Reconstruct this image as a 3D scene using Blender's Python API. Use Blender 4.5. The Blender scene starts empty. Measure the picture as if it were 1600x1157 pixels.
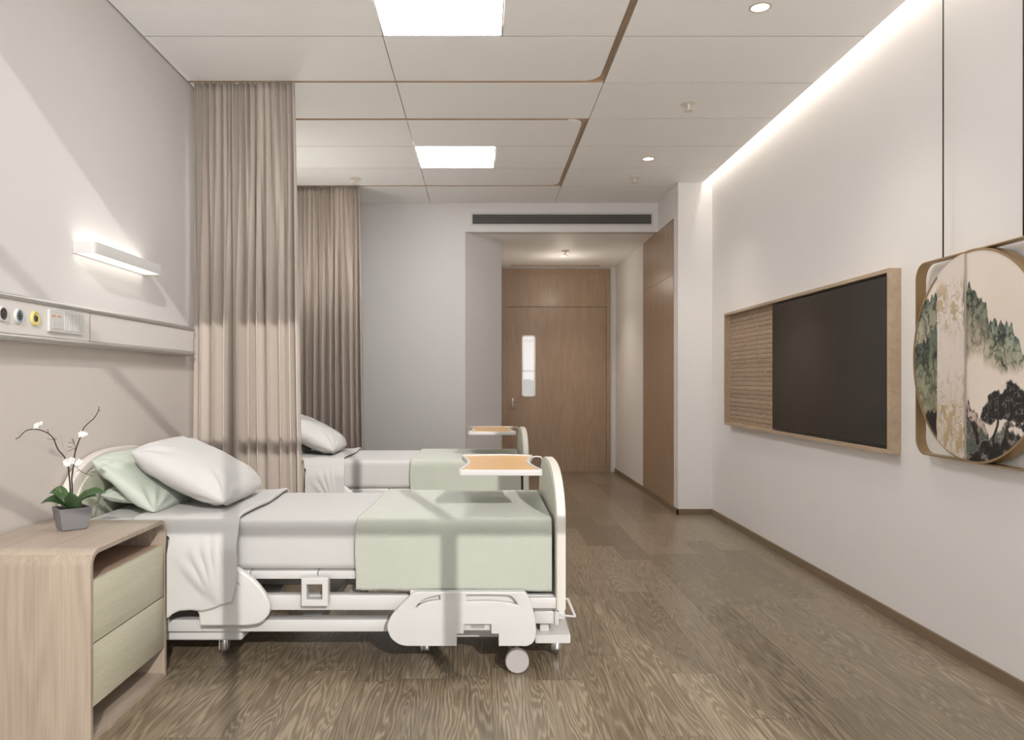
import bpy, bmesh, math, random
import numpy as np
from mathutils import Vector, Matrix, noise as mnoise

random.seed(7)
RNG = np.random.default_rng(11)
sc = bpy.context.scene
COL = sc.collection
F = 1230.0; VX = 752.0; VY = 595.5; CH = 1.176      # focal length in px, vanishing point, eye height


def X(px, d): return (px - VX) * d / F
def Zh(py, d): return CH - (py - VY) * d / F


# ------------------------------------------------------------------ materials
def new_mat(name):
    m = bpy.data.materials.new(name); m.use_nodes = True
    nt = m.node_tree
    b = nt.nodes['Principled BSDF']
    return m, nt, b


def lin(c):
    return tuple(((v / 255) / 12.92 if v / 255 <= .04045 else ((v / 255 + .055) / 1.055) ** 2.4) for v in c)


def N(nt, t, **kw):
    n = nt.nodes.new(t)
    for k, v in kw.items():
        if k.startswith('i_'):
            key = k[2:]
            n.inputs[int(key) if key.isdigit() else key].default_value = v
        else:
            setattr(n, k, v)
    return n


def plain(name, rgb, rough=.5, metal=0., spec=.5, bump=0., bscale=200., var=0., coat=0., sheen=0.):
    m, nt, b = new_mat(name)
    c = lin(rgb)
    b.inputs['Base Color'].default_value = (*c, 1)
    b.inputs['Roughness'].default_value = rough
    b.inputs['Metallic'].default_value = metal
    b.inputs['Specular IOR Level'].default_value = spec
    b.inputs['Coat Weight'].default_value = coat
    b.inputs['Sheen Weight'].default_value = sheen
    tc = N(nt, 'ShaderNodeTexCoord')
    if var > 0:
        nz = N(nt, 'ShaderNodeTexNoise', i_Scale=3.0, i_Detail=4.0)
        nt.links.new(tc.outputs['Object'], nz.inputs['Vector'])
        mx = N(nt, 'ShaderNodeMix', data_type='RGBA')
        mx.inputs[6].default_value = (*[v * (1 - var) for v in c], 1)
        mx.inputs[7].default_value = (*[min(1, v * (1 + var)) for v in c], 1)
        nt.links.new(nz.outputs['Fac'], mx.inputs[0])
        nt.links.new(mx.outputs[2], b.inputs['Base Color'])
    if bump > 0:
        n2 = N(nt, 'ShaderNodeTexNoise', i_Scale=bscale, i_Detail=3.0)
        nt.links.new(tc.outputs['Object'], n2.inputs['Vector'])
        bp = N(nt, 'ShaderNodeBump', i_Strength=bump, i_Distance=.002)
        nt.links.new(n2.outputs['Fac'], bp.inputs['Height'])
        nt.links.new(bp.outputs['Normal'], b.inputs['Normal'])
    return m


def emit(name, rgb, strength):
    m, nt, b = new_mat(name)
    b.inputs['Base Color'].default_value = (.9, .9, .9, 1)
    b.inputs['Emission Color'].default_value = (*lin(rgb), 1)
    b.inputs['Emission Strength'].default_value = strength
    return m


def wood(name, dark, light, axis='Z', scale=1.0, rough=.45, contrast=1.0, coat=0.0, wavy=0.0):
    """veneer: fine fibres along AXIS plus faint cathedral figure"""
    m, nt, b = new_mat(name)
    tc = N(nt, 'ShaderNodeTexCoord')
    def mapped(long, cross):
        s = [cross, cross, cross]; s['XYZ'.index(axis)] = long
        mp = N(nt, 'ShaderNodeMapping'); mp.inputs['Scale'].default_value = [v * scale for v in s]
        nt.links.new(tc.outputs['Object'], mp.inputs['Vector'])
        return mp
    m1 = mapped(3.0, 160.0)
    n1 = N(nt, 'ShaderNodeTexNoise', i_Scale=1.0, i_Detail=5.0, i_Roughness=.6)
    nt.links.new(m1.outputs[0], n1.inputs['Vector'])
    m2 = mapped(.55, 5.0)
    n2 = N(nt, 'ShaderNodeTexNoise', i_Scale=1.0, i_Detail=2.0, i_Roughness=.45)
    nt.links.new(m2.outputs[0], n2.inputs['Vector'])
    mul = N(nt, 'ShaderNodeMath', operation='MULTIPLY', i_1=62.0); nt.links.new(n2.outputs['Fac'], mul.inputs[0])
    sn = N(nt, 'ShaderNodeMath', operation='SINE'); nt.links.new(mul.outputs[0], sn.inputs[0])
    sc1 = N(nt, 'ShaderNodeMath', operation='MULTIPLY_ADD', i_1=.13 * contrast, i_2=.5 - .0); nt.links.new(sn.outputs[0], sc1.inputs[0])
    sub = N(nt, 'ShaderNodeMath', operation='SUBTRACT', i_1=.5); nt.links.new(n1.outputs['Fac'], sub.inputs[0])
    ad = N(nt, 'ShaderNodeMath', operation='MULTIPLY_ADD', i_1=1.5 * contrast); nt.links.new(sub.outputs[0], ad.inputs[0]); nt.links.new(sc1.outputs[0], ad.inputs[2])
    m3 = mapped(.3, 9.0)
    n3 = N(nt, 'ShaderNodeTexNoise', i_Scale=1.0, i_Detail=2.0); nt.links.new(m3.outputs[0], n3.inputs['Vector'])
    s3 = N(nt, 'ShaderNodeMath', operation='MULTIPLY_ADD', i_1=.8 * contrast, i_2=-.4 * contrast); nt.links.new(n3.outputs['Fac'], s3.inputs[0])
    ad2 = N(nt, 'ShaderNodeMath', operation='ADD', use_clamp=True); nt.links.new(ad.outputs[0], ad2.inputs[0]); nt.links.new(s3.outputs[0], ad2.inputs[1])
    mx = N(nt, 'ShaderNodeMix', data_type='RGBA')
    mx.inputs[6].default_value = (*lin(dark), 1); mx.inputs[7].default_value = (*lin(light), 1)
    nt.links.new(ad2.outputs[0], mx.inputs[0]); nt.links.new(mx.outputs[2], b.inputs['Base Color'])
    b.inputs['Roughness'].default_value = rough
    b.inputs['Coat Weight'].default_value = coat
    b.inputs['Coat Roughness'].default_value = .25
    bp = N(nt, 'ShaderNodeBump', i_Strength=.08, i_Distance=.001)
    nt.links.new(ad2.outputs[0], bp.inputs['Height']); nt.links.new(bp.outputs['Normal'], b.inputs['Normal'])
    if wavy > 0:                                            # brushed, wavy relief across the fibre
        m4 = mapped(26.0, 95.0)
        n4 = N(nt, 'ShaderNodeTexNoise', i_Scale=1.0, i_Detail=2.0, i_Distortion=.8); nt.links.new(m4.outputs[0], n4.inputs['Vector'])
        b2 = N(nt, 'ShaderNodeBump', i_Strength=wavy, i_Distance=.002)
        nt.links.new(n4.outputs['Fac'], b2.inputs['Height']); nt.links.new(bp.outputs['Normal'], b2.inputs['Normal']); nt.links.new(b2.outputs['Normal'], b.inputs['Normal'])
    return m


def floor_material():
    m, nt, b = new_mat('oak_plank_floor')
    L = nt.links.new
    geo = N(nt, 'ShaderNodeNewGeometry')
    sep = N(nt, 'ShaderNodeSeparateXYZ'); L(geo.outputs['Position'], sep.inputs[0])
    def M(op, a=None, bb=None, c=None, clamp=False):
        n = N(nt, 'ShaderNodeMath', operation=op); n.use_clamp = clamp
        for i, v in enumerate((a, bb, c)):
            if v is None: continue
            if isinstance(v, (int, float)): n.inputs[i].default_value = v
            else: L(v, n.inputs[i])
        return n.outputs[0]
    px = M('DIVIDE', M('ADD', sep.outputs['X'], 10.04), .18)
    ix = M('FLOOR', px); fx = M('FRACT', px)
    wn = N(nt, 'ShaderNodeTexWhiteNoise', noise_dimensions='1D'); L(ix, wn.inputs['W'])
    py = M('DIVIDE', M('ADD', sep.outputs['Y'], M('MULTIPLY', wn.outputs['Value'], 7.3)), 1.22)
    iy = M('FLOOR', py); fy = M('FRACT', py)
    cb = N(nt, 'ShaderNodeCombineXYZ'); L(ix, cb.inputs[0]); L(iy, cb.inputs[1])
    w2 = N(nt, 'ShaderNodeTexWhiteNoise', noise_dimensions='2D'); L(cb.outputs[0], w2.inputs['Vector'])
    rnd = w2.outputs['Value']
    # cathedral figure: contour lines of a stretched noise, another slice of it for every plank
    cc = N(nt, 'ShaderNodeCombineXYZ')
    L(M('MULTIPLY', sep.outputs['X'], 9.5), cc.inputs[0]); L(M('MULTIPLY', sep.outputs['Y'], .75), cc.inputs[1]); L(M('MULTIPLY', rnd, 60.0), cc.inputs[2])
    n1 = N(nt, 'ShaderNodeTexNoise', i_Scale=1.0, i_Detail=2.5, i_Roughness=.42, i_Distortion=.25); L(cc.outputs[0], n1.inputs['Vector'])
    ring = M('SINE', M('MULTIPLY', n1.outputs['Fac'], 165.0))
    ring = M('MULTIPLY_ADD', ring, .5, .5)
    ring = M('POWER', ring, 1.6)
    cf = N(nt, 'ShaderNodeCombineXYZ')
    L(M('MULTIPLY', sep.outputs['X'], 230.0), cf.inputs[0]); L(M('MULTIPLY', sep.outputs['Y'], 7.0), cf.inputs[1]); L(M('MULTIPLY', rnd, 30.0), cf.inputs[2])
    n2 = N(nt, 'ShaderNodeTexNoise', i_Scale=1.0, i_Detail=4.0); L(cf.outputs[0], n2.inputs['Vector'])
    g = M('MULTIPLY_ADD', ring, .40, M('MULTIPLY', n2.outputs['Fac'], .75))
    g = M('ADD', g, M('MULTIPLY_ADD', rnd, .30, -.27))
    ramp = N(nt, 'ShaderNodeValToRGB'); L(g, ramp.inputs[0])
    e = ramp.color_ramp.elements
    e[0].position = .05; e[0].color = (*lin((97, 84, 66)), 1)
    e[1].position = .95; e[1].color = (*lin((170, 155, 133)), 1)
    em = e.new(.45); em.color = (*lin((130, 116, 96)), 1)
    # seams
    def edge(f, w):
        return M('MINIMUM', M('DIVIDE', f, w, clamp=True), M('DIVIDE', M('SUBTRACT', 1.0, f), w, clamp=True))
    seam = M('MINIMUM', edge(fx, .010), edge(fy, .0016))
    mx = N(nt, 'ShaderNodeMix', data_type='RGBA'); mx.inputs[6].default_value = (*lin((84, 70, 58)), 1)
    L(seam, mx.inputs[0]); L(ramp.outputs[0], mx.inputs[7]); L(mx.outputs[2], b.inputs['Base Color'])
    b.inputs['Roughness'].default_value = .34
    rr = M('MULTIPLY_ADD', ring, .08, .30); L(rr, b.inputs['Roughness'])
    b.inputs['Specular IOR Level'].default_value = .55
    bp = N(nt, 'ShaderNodeBump', i_Strength=.12, i_Distance=.001); L(M('MULTIPLY', M('ADD', g, seam), .5), bp.inputs['Height']); L(bp.outputs['Normal'], b.inputs['Normal'])
    return m


def attr_material(name, rough=.55, metal=0.):
    m, nt, b = new_mat(name)
    a = N(nt, 'ShaderNodeVertexColor'); a.layer_name = 'paint'
    nt.links.new(a.outputs['Color'], b.inputs['Base Color'])
    b.inputs['Roughness'].default_value = rough
    b.inputs['Metallic'].default_value = metal
    return m


def clear_glass(name, amount=.1, rough=.03):
    m = bpy.data.materials.new(name); m.use_nodes = True; nt = m.node_tree
    nt.nodes.clear()
    o = N(nt, 'ShaderNodeOutputMaterial'); t = N(nt, 'ShaderNodeBsdfTransparent'); g = N(nt, 'ShaderNodeBsdfGlossy')
    g.inputs['Roughness'].default_value = rough
    mx = N(nt, 'ShaderNodeMixShader'); mx.inputs[0].default_value = amount
    nt.links.new(t.outputs[0], mx.inputs[1]); nt.links.new(g.outputs[0], mx.inputs[2]); nt.links.new(mx.outputs[0], o.inputs[0])
    return m


MT = {}
MT['wall'] = plain('wall_paint', (220, 217, 215), .6, var=.012, bump=.05, bscale=60)
MT['wall_lower'] = plain('wall_lower_beige', (203, 194, 187), .6, var=.012)  # more beige and darker than the wall above
MT['ceil'] = plain('ceiling_tile', (250, 250, 249), .6, var=.01)
MT['plenum'] = plain('plenum_grey', (120, 110, 101), .8)
MT['floor'] = floor_material()
MT['skirt'] = wood('skirting_wood', (112, 94, 73), (142, 122, 99), 'Y', 1, .45, .5)
MT['skirt_x'] = wood('skirting_wood_cross', (112, 94, 73), (142, 122, 99), 'X', 1, .45, .5)
MT['door'] = wood('door_veneer', (146, 120, 96), (180, 153, 126), 'Z', 1, .35, .75, .15)
MT['door_x'] = wood('door_veneer_cross', (136, 109, 85), (172, 144, 117), 'X', 1, .35, .6, .15)
MT['lightwood'] = wood('pale_oak', (146, 131, 116), (178, 163, 146), 'Z', 1, .45, .9)
MT['lightwood_x'] = wood('pale_oak_top', (156, 140, 125), (185, 170, 154), 'Y', 1, .42, .75)
MT['lightwood_dark'] = wood('pale_oak_inside', (150, 122, 104), (184, 158, 138), 'Y', 1, .5, .6)
MT['drawer'] = wood('sage_oak', (172, 168, 147), (198, 194, 172), 'Y', .8, .5, .5, 0, .55)
MT['tvframe'] = wood('tv_frame_oak', (164, 142, 116), (196, 175, 150), 'Y', 1, .5, .8)
MT['white'] = plain('white_plastic', (202, 200, 197), .35, spec=.5)
MT['whitemetal'] = plain('white_coated_steel', (202, 200, 197), .3)
MT['cream'] = plain('cream_board', (212, 206, 197), .4)
MT['palegreen'] = plain('pale_sage_board', (202, 201, 184), .4)
MT['chrome'] = plain('chrome', (220, 220, 220), .15, 1.0)
MT['steel'] = plain('brushed_steel', (200, 190, 180), .3, 1.0)
MT['greyplastic'] = plain('grey_plastic', (172, 166, 163), .45)
MT['rubber'] = plain('dark_rubber', (92, 88, 86), .5)
MT['mattress'] = plain('white_mattress_cover', (191, 189, 186), .8, bump=.06, bscale=500, sheen=.1)
MT['sheet'] = plain('white_sheet', (191, 189, 186), .8, bump=.05, bscale=500, sheen=.1)
MT['pillow'] = plain('white_pillow', (191, 189, 186), .8, bump=.05, bscale=500, sheen=.1)
MT['greenpillow'] = plain('sage_pillow', (184, 191, 179), .8, bump=.05, bscale=500, sheen=.1)
MT['blanket'] = plain('sage_blanket', (181, 184, 172), .95, bump=.9, bscale=260, var=.02, sheen=.25)
MT['traywood'] = wood('tray_inlay', (214, 166, 106), (226, 184, 128), 'X', 1, .3, .3, .2)
MT['curtain'] = plain('taupe_curtain', (184, 172, 161), .85, bump=.12, bscale=350, sheen=.15)
MT['black'] = plain('black_plastic', (22, 20, 19), .4)
MT['screen'] = plain('tv_screen', (32, 25, 19), .13, spec=.6)
MT['gold'] = plain('brushed_bronze', (172, 146, 110), .38, .6)
MT['track'] = plain('bronze_track', (196, 172, 144), .5, .2)
MT['rail'] = plain('satin_rail', (205, 192, 176), .4, .6)
MT['fitting'] = plain('ceiling_fitting', (226, 220, 210), .4)
MT['vent_dark'] = plain('vent_dark', (20, 20, 20), .6)
MT['vent_slat'] = plain('vent_slat', (128, 124, 119), .5)
MT['panelgrey'] = plain('bed_head_panel_grey', (217, 212, 207), .4)
MT['alu'] = plain('panel_aluminium', (196, 194, 190), .35, .6)
MT['outletblack'] = plain('outlet_black', (72, 68, 64), .4)
MT['outletblue'] = plain('outlet_blue', (104, 134, 146), .4)
MT['outletyellow'] = plain('outlet_yellow', (214, 198, 122), .4)
MT['orange'] = plain('orange_mark', (216, 136, 88), .5)
MT['pot'] = plain('grey_pot', (121, 119, 121), .5, var=.03)
MT['soil'] = plain('dark_soil', (38, 31, 26), .95, bump=.8, bscale=120)
MT['leaf'] = plain('orchid_leaf', (60, 88, 48), .36, var=.12)
MT['stem'] = plain('dark_stem', (40, 32, 27), .6)
MT['twig'] = plain('pale_twig', (172, 150, 132), .7)
MT['petal'] = plain('white_petal', (222, 221, 217), .6)
MT['bud'] = plain('bud_tan', (186, 160, 116), .6)
MT['panel_light'] = emit('ceiling_panel_glow', (252, 252, 255), 14)
MT['panel_light_far'] = emit('ceiling_panel_glow_far', (252, 252, 255), 17)
MT['down_light'] = emit('downlight_glow', (255, 240, 218), 9.0)
MT['lamp_glow'] = emit('wall_lamp_glow', (255, 250, 242), 2.4)
MT['lamp_glow_up'] = emit('wall_lamp_uplight', (255, 250, 242), 2.6)
MT['lamp_fill_up_far'] = emit('added_lamp_uplight', (255, 250, 242), 34.0)  # strong uplight of the added far lamp, brightens the far ceiling
MT['cove'] = emit('cove_strip_glow', (255, 246, 236), 17.0)
MT['glass'] = clear_glass('clear_glass', .08)
MT['doorglass'] = clear_glass('door_glass', .12)
MT['chairgrey'] = plain('grey_upholstery', (140, 136, 130), .8)
MT['stripedge'] = plain('strip_edge', (176, 165, 152), .5)
MT['art'] = attr_material('ink_painting', .5)
MT['relief'] = attr_material('relief_panel_paint', .4)
MT['weave'] = attr_material('woven_rope', .85)


# ------------------------------------------------------------------ mesh helpers
def box(bm, x0, x1, y0, y1, z0, z1, bev=0., seg=2):
    r = bmesh.ops.create_cube(bm, size=1.0)
    vs = r['verts']
    for v in vs:
        v.co = Vector(((x0 + x1) / 2 + v.co.x * (x1 - x0), (y0 + y1) / 2 + v.co.y * (y1 - y0), (z0 + z1) / 2 + v.co.z * (z1 - z0)))
    if bev > 0:
        es = list({e for v in vs for e in v.link_edges})
        bmesh.ops.bevel(bm, geom=es, offset=bev, segments=seg, affect='EDGES', profile=.5)


def B(*boxes):
    bm = bmesh.new()
    for b in boxes: box(bm, *b)
    return bm


def poly_prism(bm, pts, lo, hi, axis='z'):
    """pts 2-D; axis z -> (x,y); axis y -> (x,z); axis x -> (y,z)"""
    def P3(p, h):
        return {'z': (p[0], p[1], h), 'y': (p[0], h, p[1]), 'x': (h, p[0], p[1])}[axis]
    a = [bm.verts.new(P3(p, lo)) for p in pts]; b = [bm.verts.new(P3(p, hi)) for p in pts]
    n = len(pts)
    bm.faces.new(a); bm.faces.new(list(reversed(b)))
    for i in range(n):
        bm.faces.new((a[i], b[i], b[(i + 1) % n], a[(i + 1) % n]))


def rounded_shape(outlines, depth, bevel, place, res=3):
    """a filled flat outline (with holes) given depth and rounded edges; place maps local (a,b,h) to the world"""
    cu = bpy.data.curves.new('tmp', 'CURVE'); cu.dimensions = '2D'; cu.fill_mode = 'BOTH'
    for pts in outlines:
        s = cu.splines.new('POLY'); s.points.add(len(pts) - 1)
        for p, q in zip(s.points, pts): p.co = (q[0], q[1], 0, 1)
        s.use_cyclic_u = True
    cu.extrude = max(depth / 2 - bevel, 1e-5); cu.bevel_depth = bevel; cu.bevel_resolution = res; cu.offset = -bevel
    o = bpy.data.objects.new('tmp', cu); COL.objects.link(o)
    dg = bpy.context.evaluated_depsgraph_get(); dg.update()
    me = bpy.data.meshes.new_from_object(o.evaluated_get(dg))
    bm = bmesh.new(); bm.from_mesh(me)
    bmesh.ops.remove_doubles(bm, verts=bm.verts, dist=1e-5)
    bpy.data.objects.remove(o); bpy.data.curves.remove(cu); bpy.data.meshes.remove(me)
    for v in bm.verts: v.co = Vector(place(*v.co))
    bmesh.ops.recalc_face_normals(bm, faces=bm.faces)
    return bm


def tube(bm, pts, rad, seg=8, cap=True):
    pts = [Vector(p) for p in pts]
    n = len(pts)
    rads = rad if isinstance(rad, (list, tuple)) else [rad] * n
    rings = []; a = None
    for i, p in enumerate(pts):
        t = (pts[min(i + 1, n - 1)] - pts[max(i - 1, 0)]).normalized()
        if a is None:
            a = t.cross(Vector((0, 0, 1)))
            if a.length < .05: a = t.cross(Vector((1, 0, 0)))
        else:
            a = a - t * a.dot(t)
        a.normalize(); b = t.cross(a)
        rings.append([bm.verts.new(p + (a * math.cos(2 * math.pi * k / seg) + b * math.sin(2 * math.pi * k / seg)) * rads[i]) for k in range(seg)])
    for r0, r1 in zip(rings, rings[1:]):
        for k in range(seg): bm.faces.new((r0[k], r0[(k + 1) % seg], r1[(k + 1) % seg], r1[k]))
    if cap:
        bm.faces.new(list(reversed(rings[0]))); bm.faces.new(rings[-1])


def smooth_path(pts, n=8):
    P = [Vector(p) for p in pts]; out = []
    for i in range(len(P) - 1):
        p0, p1, p2, p3 = P[max(i - 1, 0)], P[i], P[i + 1], P[min(i + 2, len(P) - 1)]
        for k in range(n):
            t = k / n
            out.append(.5 * ((2 * p1) + (p2 - p0) * t + (2 * p0 - 5 * p1 + 4 * p2 - p3) * t * t + (3 * p1 - p0 - 3 * p2 + p3) * t ** 3))
    out.append(P[-1]); return out


def lathe(bm, prof, c, axis='z', seg=32):
    """prof: (radius, height) pairs round axis through c"""
    rings = []
    for r, h in prof:
        ring = []
        for k in range(seg):
            a = 2 * math.pi * k / seg; u, v = r * math.cos(a), r * math.sin(a)
            o = {'z': (u, v, h), 'y': (u, h, v), 'x': (h, u, v)}[axis]
            ring.append(bm.verts.new(Vector(c) + Vector(o)))
        rings.append(ring)
    for r0, r1 in zip(rings, rings[1:]):
        for k in range(seg): bm.faces.new((r0[k], r0[(k + 1) % seg], r1[(k + 1) % seg], r1[k]))
    bm.faces.new(rings[0]); bm.faces.new(rings[-1])
    bmesh.ops.recalc_face_normals(bm, faces=bm.faces)


def grid_mesh(bm, pts):
    """pts[i][j] -> quads"""
    V = [[bm.verts.new(p) for p in row] for row in pts]
    for i in range(len(V) - 1):
        for j in range(len(V[0]) - 1):
            bm.faces.new((V[i][j], V[i + 1][j], V[i + 1][j + 1], V[i][j + 1]))
    return V


# ------------------------------------------------------------------ object helpers
def obj(name, bm, mat, parent=None, smooth=None, origin=None):
    bmesh.ops.recalc_face_normals(bm, faces=bm.faces)
    me = bpy.data.meshes.new(name); bm.to_mesh(me); bm.free()
    return obj_me(name, me, mat, parent, smooth, origin)


def root_loc(p):
    v = Vector((0, 0, 0))
    while p is not None:
        v += p.location; p = p.parent
    return v


def obj_me(name, me, mat, parent=None, smooth=None, origin=None):
    for mm in (mat if isinstance(mat, (list, tuple)) else [mat]): me.materials.append(MT[mm])
    if smooth is not None:
        me.polygons.foreach_set('use_smooth', [True] * len(me.polygons))
        if smooth < 179: me.set_sharp_from_angle(angle=math.radians(smooth))
    o = bpy.data.objects.new(name, me); COL.objects.link(o)
    if parent is not None:
        me.transform(Matrix.Translation(-root_loc(parent))); o.parent = parent
    else:
        co = np.empty(len(me.vertices) * 3); me.vertices.foreach_get('co', co); co = co.reshape(-1, 3)
        lo, hi = co.min(0), co.max(0)
        og = Vector(origin) if origin is not None else Vector(((lo[0] + hi[0]) / 2, (lo[1] + hi[1]) / 2, lo[2]))
        me.transform(Matrix.Translation(-og)); o.location = og
    return o


def tag(o, label, cat, group=None, kind=None):
    o['label'] = label; o['category'] = cat
    if group: o['group'] = group
    if kind: o['kind'] = kind
    return o


def thing(name, loc, label, cat, group=None, kind=None):
    o = bpy.data.objects.new(name, None); COL.objects.link(o); o.location = loc; o.empty_display_size = .05
    return tag(o, label, cat, group, kind)


def struct(name, bm, mat, label, parent=None, smooth=None):
    o = obj(name, bm, mat, parent, smooth)
    if parent is None: o['kind'] = 'structure'; o['label'] = label
    return o


def copy_tree(o, parent=None):
    c = o.copy(); COL.objects.link(c); c.parent = parent
    for ch in list(o.children): copy_tree(ch, c)
    return c


def dup(o, delta, label):
    c = copy_tree(o); c.location = o.location + Vector(delta); c['label'] = label
    return c


# ------------------------------------------------------------------ the room
WL = -1.7155; WR = 2.03; CE = 2.92; BACK = 7.716; COLF = 6.92; NR = 1.73; DOORY = 10.15; NC = 2.637
FRONT = -.2; CE0 = 1.735; HI = 3.95; CER = 1.946

struct('floor', B((WL - .12, WR + .12, FRONT - .15, DOORY + 2.6, -.08, 0)), 'floor', 'brown oak plank floor running towards the door')
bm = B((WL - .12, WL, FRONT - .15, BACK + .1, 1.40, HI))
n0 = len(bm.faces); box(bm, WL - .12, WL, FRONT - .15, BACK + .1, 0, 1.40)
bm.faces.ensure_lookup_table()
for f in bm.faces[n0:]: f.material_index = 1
MT['wall_left'] = plain('wall_paint_darkened', (212, 208, 205), .6, var=.012)  # same wall paint, darkened to offset the strong light on this side
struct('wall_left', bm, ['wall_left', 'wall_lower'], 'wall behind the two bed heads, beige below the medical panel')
MT['wall_lightened'] = plain('wall_paint_lightened', (234, 231, 228), .6, var=.012, bump=.05, bscale=60)  # same wall paint, lightened to stand in for light missing on this side
struct('wall_right', B((WR, WR + .12, FRONT - .15, COLF, 0, HI)), 'wall_lightened', 'pale painted wall carrying the television')
# back wall, angled corner and niche side as one solid
bm = bmesh.new()
poly_prism(bm, [(WL, BACK), (-.157, BACK), (.209, 8.15), (.209, DOORY), (.10, DOORY), (.10, 8.3), (-.2, BACK + .12), (WL, BACK + .12)], 0, CE + .12)
struct('wall_back', bm, 'wall', 'pale grey wall behind the far bed with angled corner')
# beam above the entry niche and the niche ceiling
bm = bmesh.new()
box(bm, -.157, NR, BACK, BACK + .12, NC, CE + .12)
struct('wall_bulkhead', bm, 'wall', 'pale bulkhead over the entry holding the air grille')
bm = bmesh.new()
poly_prism(bm, [(-.056, BACK + .12), (NR, BACK + .12), (NR, DOORY), (.209, DOORY), (.209, 8.15)], NC, NC + .02)
struct('ceiling_entry', bm, 'ceil', 'lower ceiling over the entry niche')
bm = B((NR, WR + .12, COLF, DOORY + .1, 0, CE + .14))
struct('wall_niche', bm, 'wall_lightened', 'pale projecting wall with wood closet along the entry')
bm = B((-.3, .27, DOORY, DOORY + .1, 0, 3.0), (1.657, NR + .1, DOORY, DOORY + .1, 0, 3.0), (.27, 1.657, DOORY, DOORY + .1, 2.62, 3.0))
struct('wall_door', bm, 'wall', 'narrow wall around the entry door')
# window wall and a high bay added behind the viewpoint to shape the sunlight
WBZ = [.50, 2.225, 3.085]
WBX = [-.814, .068, .95]
bm = B((WL - .12, WR + .12, FRONT - .15, FRONT - .05, 3.86, HI), (WL - .12, WR + .12, FRONT - .15, FRONT - .05, 0, .12))
struct('wall_front', bm, 'wall', 'window wall opposite the entry door')
bm = B((WL - .12, WR + .12, FRONT - .15, CE0, HI, HI + .1), (WL, WR, CE0, CE0 + .1, CE, HI + .1))
struct('ceiling_added_bay', bm, 'ceil', 'unseen high ceiling added over the window bay to admit the sun')
w = bpy.data.objects.new('window_1', None); COL.objects.link(w); w.location = ((WL + WR) / 2, FRONT - .1, .12); w['kind'] = 'structure'; w['label'] = 'tall gridded window of the room'
bm = B((WL, WL + .06, FRONT - .13, FRONT - .07, .12, 3.86), (WR - .06, WR, FRONT - .13, FRONT - .07, .12, 3.86),
       (WL, WR, FRONT - .13, FRONT - .07, 3.82, 3.86), (WL, WR, FRONT - .13, FRONT - .07, .12, .16))
for z in WBZ: box(bm, WL, WR, FRONT - .13, FRONT - .07, z - .023, z + .023)
for x in WBX: box(bm, x - .025, x + .025, FRONT - .13, FRONT - .07, .12, 3.86)
obj('window_frame', bm, 'whitemetal', w)
obj('pane', B((WL + .05, WR - .05, FRONT - .102, FRONT - .098, .14, 3.83)), 'glass', w)

# baseboards
bb = .05
struct('baseboard_right', B((WR - .012, WR, FRONT, COLF, 0, bb)), 'skirt', 'brown wood baseboard along the television wall')
bm = B((NR - .012, WR - .012, COLF - .012, COLF, 0, bb))
struct('baseboard_niche', bm, 'skirt_x', 'brown wood baseboard of the projecting wall')
struct('baseboard_entry', B((NR - .012, NR, COLF - .012, DOORY, 0, bb)), 'skirt', 'brown wood baseboard along the entry passage')
struct('baseboard_back', B((WL, -.157, BACK - .012, BACK, 0, bb)), 'skirt_x', 'brown wood baseboard behind the far bed')
struct('baseboard_left', B((WL, WL + .010, FRONT, BACK - .012, 0, bb)), 'skirt', 'brown wood baseboard behind the beds')

# ceiling tiles
ROWS = [CE0, 2.145, 2.757, 3.37, 3.983, 4.608, 5.232, 5.850, 6.450, 7.056, BACK]
C0, C1, C2, C3 = WL, -.4985, .716, CER
TIN = .6815            # inner edge of the curtain-track slot
bm = bmesh.new()
G = .0028; GY = .0042


def rect_round(x0, x1, y0, y1, corner=None, r=.1):
    pts = [(x0, y0), (x1, y0), (x1, y1), (x0, y1)]
    if corner is None: return pts
    out = []
    for i, p in enumerate(pts):
        if i != corner: out.append(p); continue
        cx = p[0] - r if i in (1, 2) else p[0] + r
        cy = p[1] + r if i in (0, 1) else p[1] - r
        a0 = {0: 180, 1: 270, 2: 0, 3: 90}[i]
        for k in range(13):
            a = math.radians(a0 + 90 * k / 12); out.append((cx + r * math.cos(a), cy + r * math.sin(a)))
    return out


for i in range(len(ROWS) - 1):
    y0, y1 = ROWS[i] + GY, ROWS[i + 1] - GY
    for c in range(3):
        x0, x1 = (C0 + .008, C1 + G, C2 + G)[c], (C1 - G, C2 - G, C3)[c]
        ya, yb, xb, corner = y0, y1, x1, None
        if c == 1 and (i <= 4 or 6 <= i <= 8): xb = TIN
        if c < 2 and i == 4: yb = 4.574
        if c < 2 and i == 6: ya = 5.266
        if c < 2 and i == 8: yb = 7.022
        if c == 1: corner = {4: 2, 6: 1, 8: 2}.get(i)
        if c == 1 and i in (3, 7): x0 = .107 + G
        if c == 2 and i == 8:
            poly_prism(bm, [(x0, y0), (x1, y0), (x1, COLF - .002), (NR - .004, COLF - .002), (NR - .004, y1), (x0, y1)], CE, CE + .012); continue
        if c == 2 and i == 9: xb = NR - .004
        poly_prism(bm, rect_round(x0, xb, ya, yb, corner), CE, CE + .012)
ceil = obj('ceiling', bm, 'ceil'); ceil['kind'] = 'structure'; ceil['label'] = 'suspended ceiling of pale rectangular tiles'
bm = bmesh.new()
for i, y in enumerate(ROWS[1:-1], 1):
    if y not in (4.608, 5.232, 7.056): box(bm, WL + .01, TIN - .002, y - GY, y + GY, CE + .0015, CE + .004)
    box(bm, C2 + .002, CER - .002 if y < COLF else NR - .01, y - GY, y + GY, CE + .0015, CE + .004)
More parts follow.
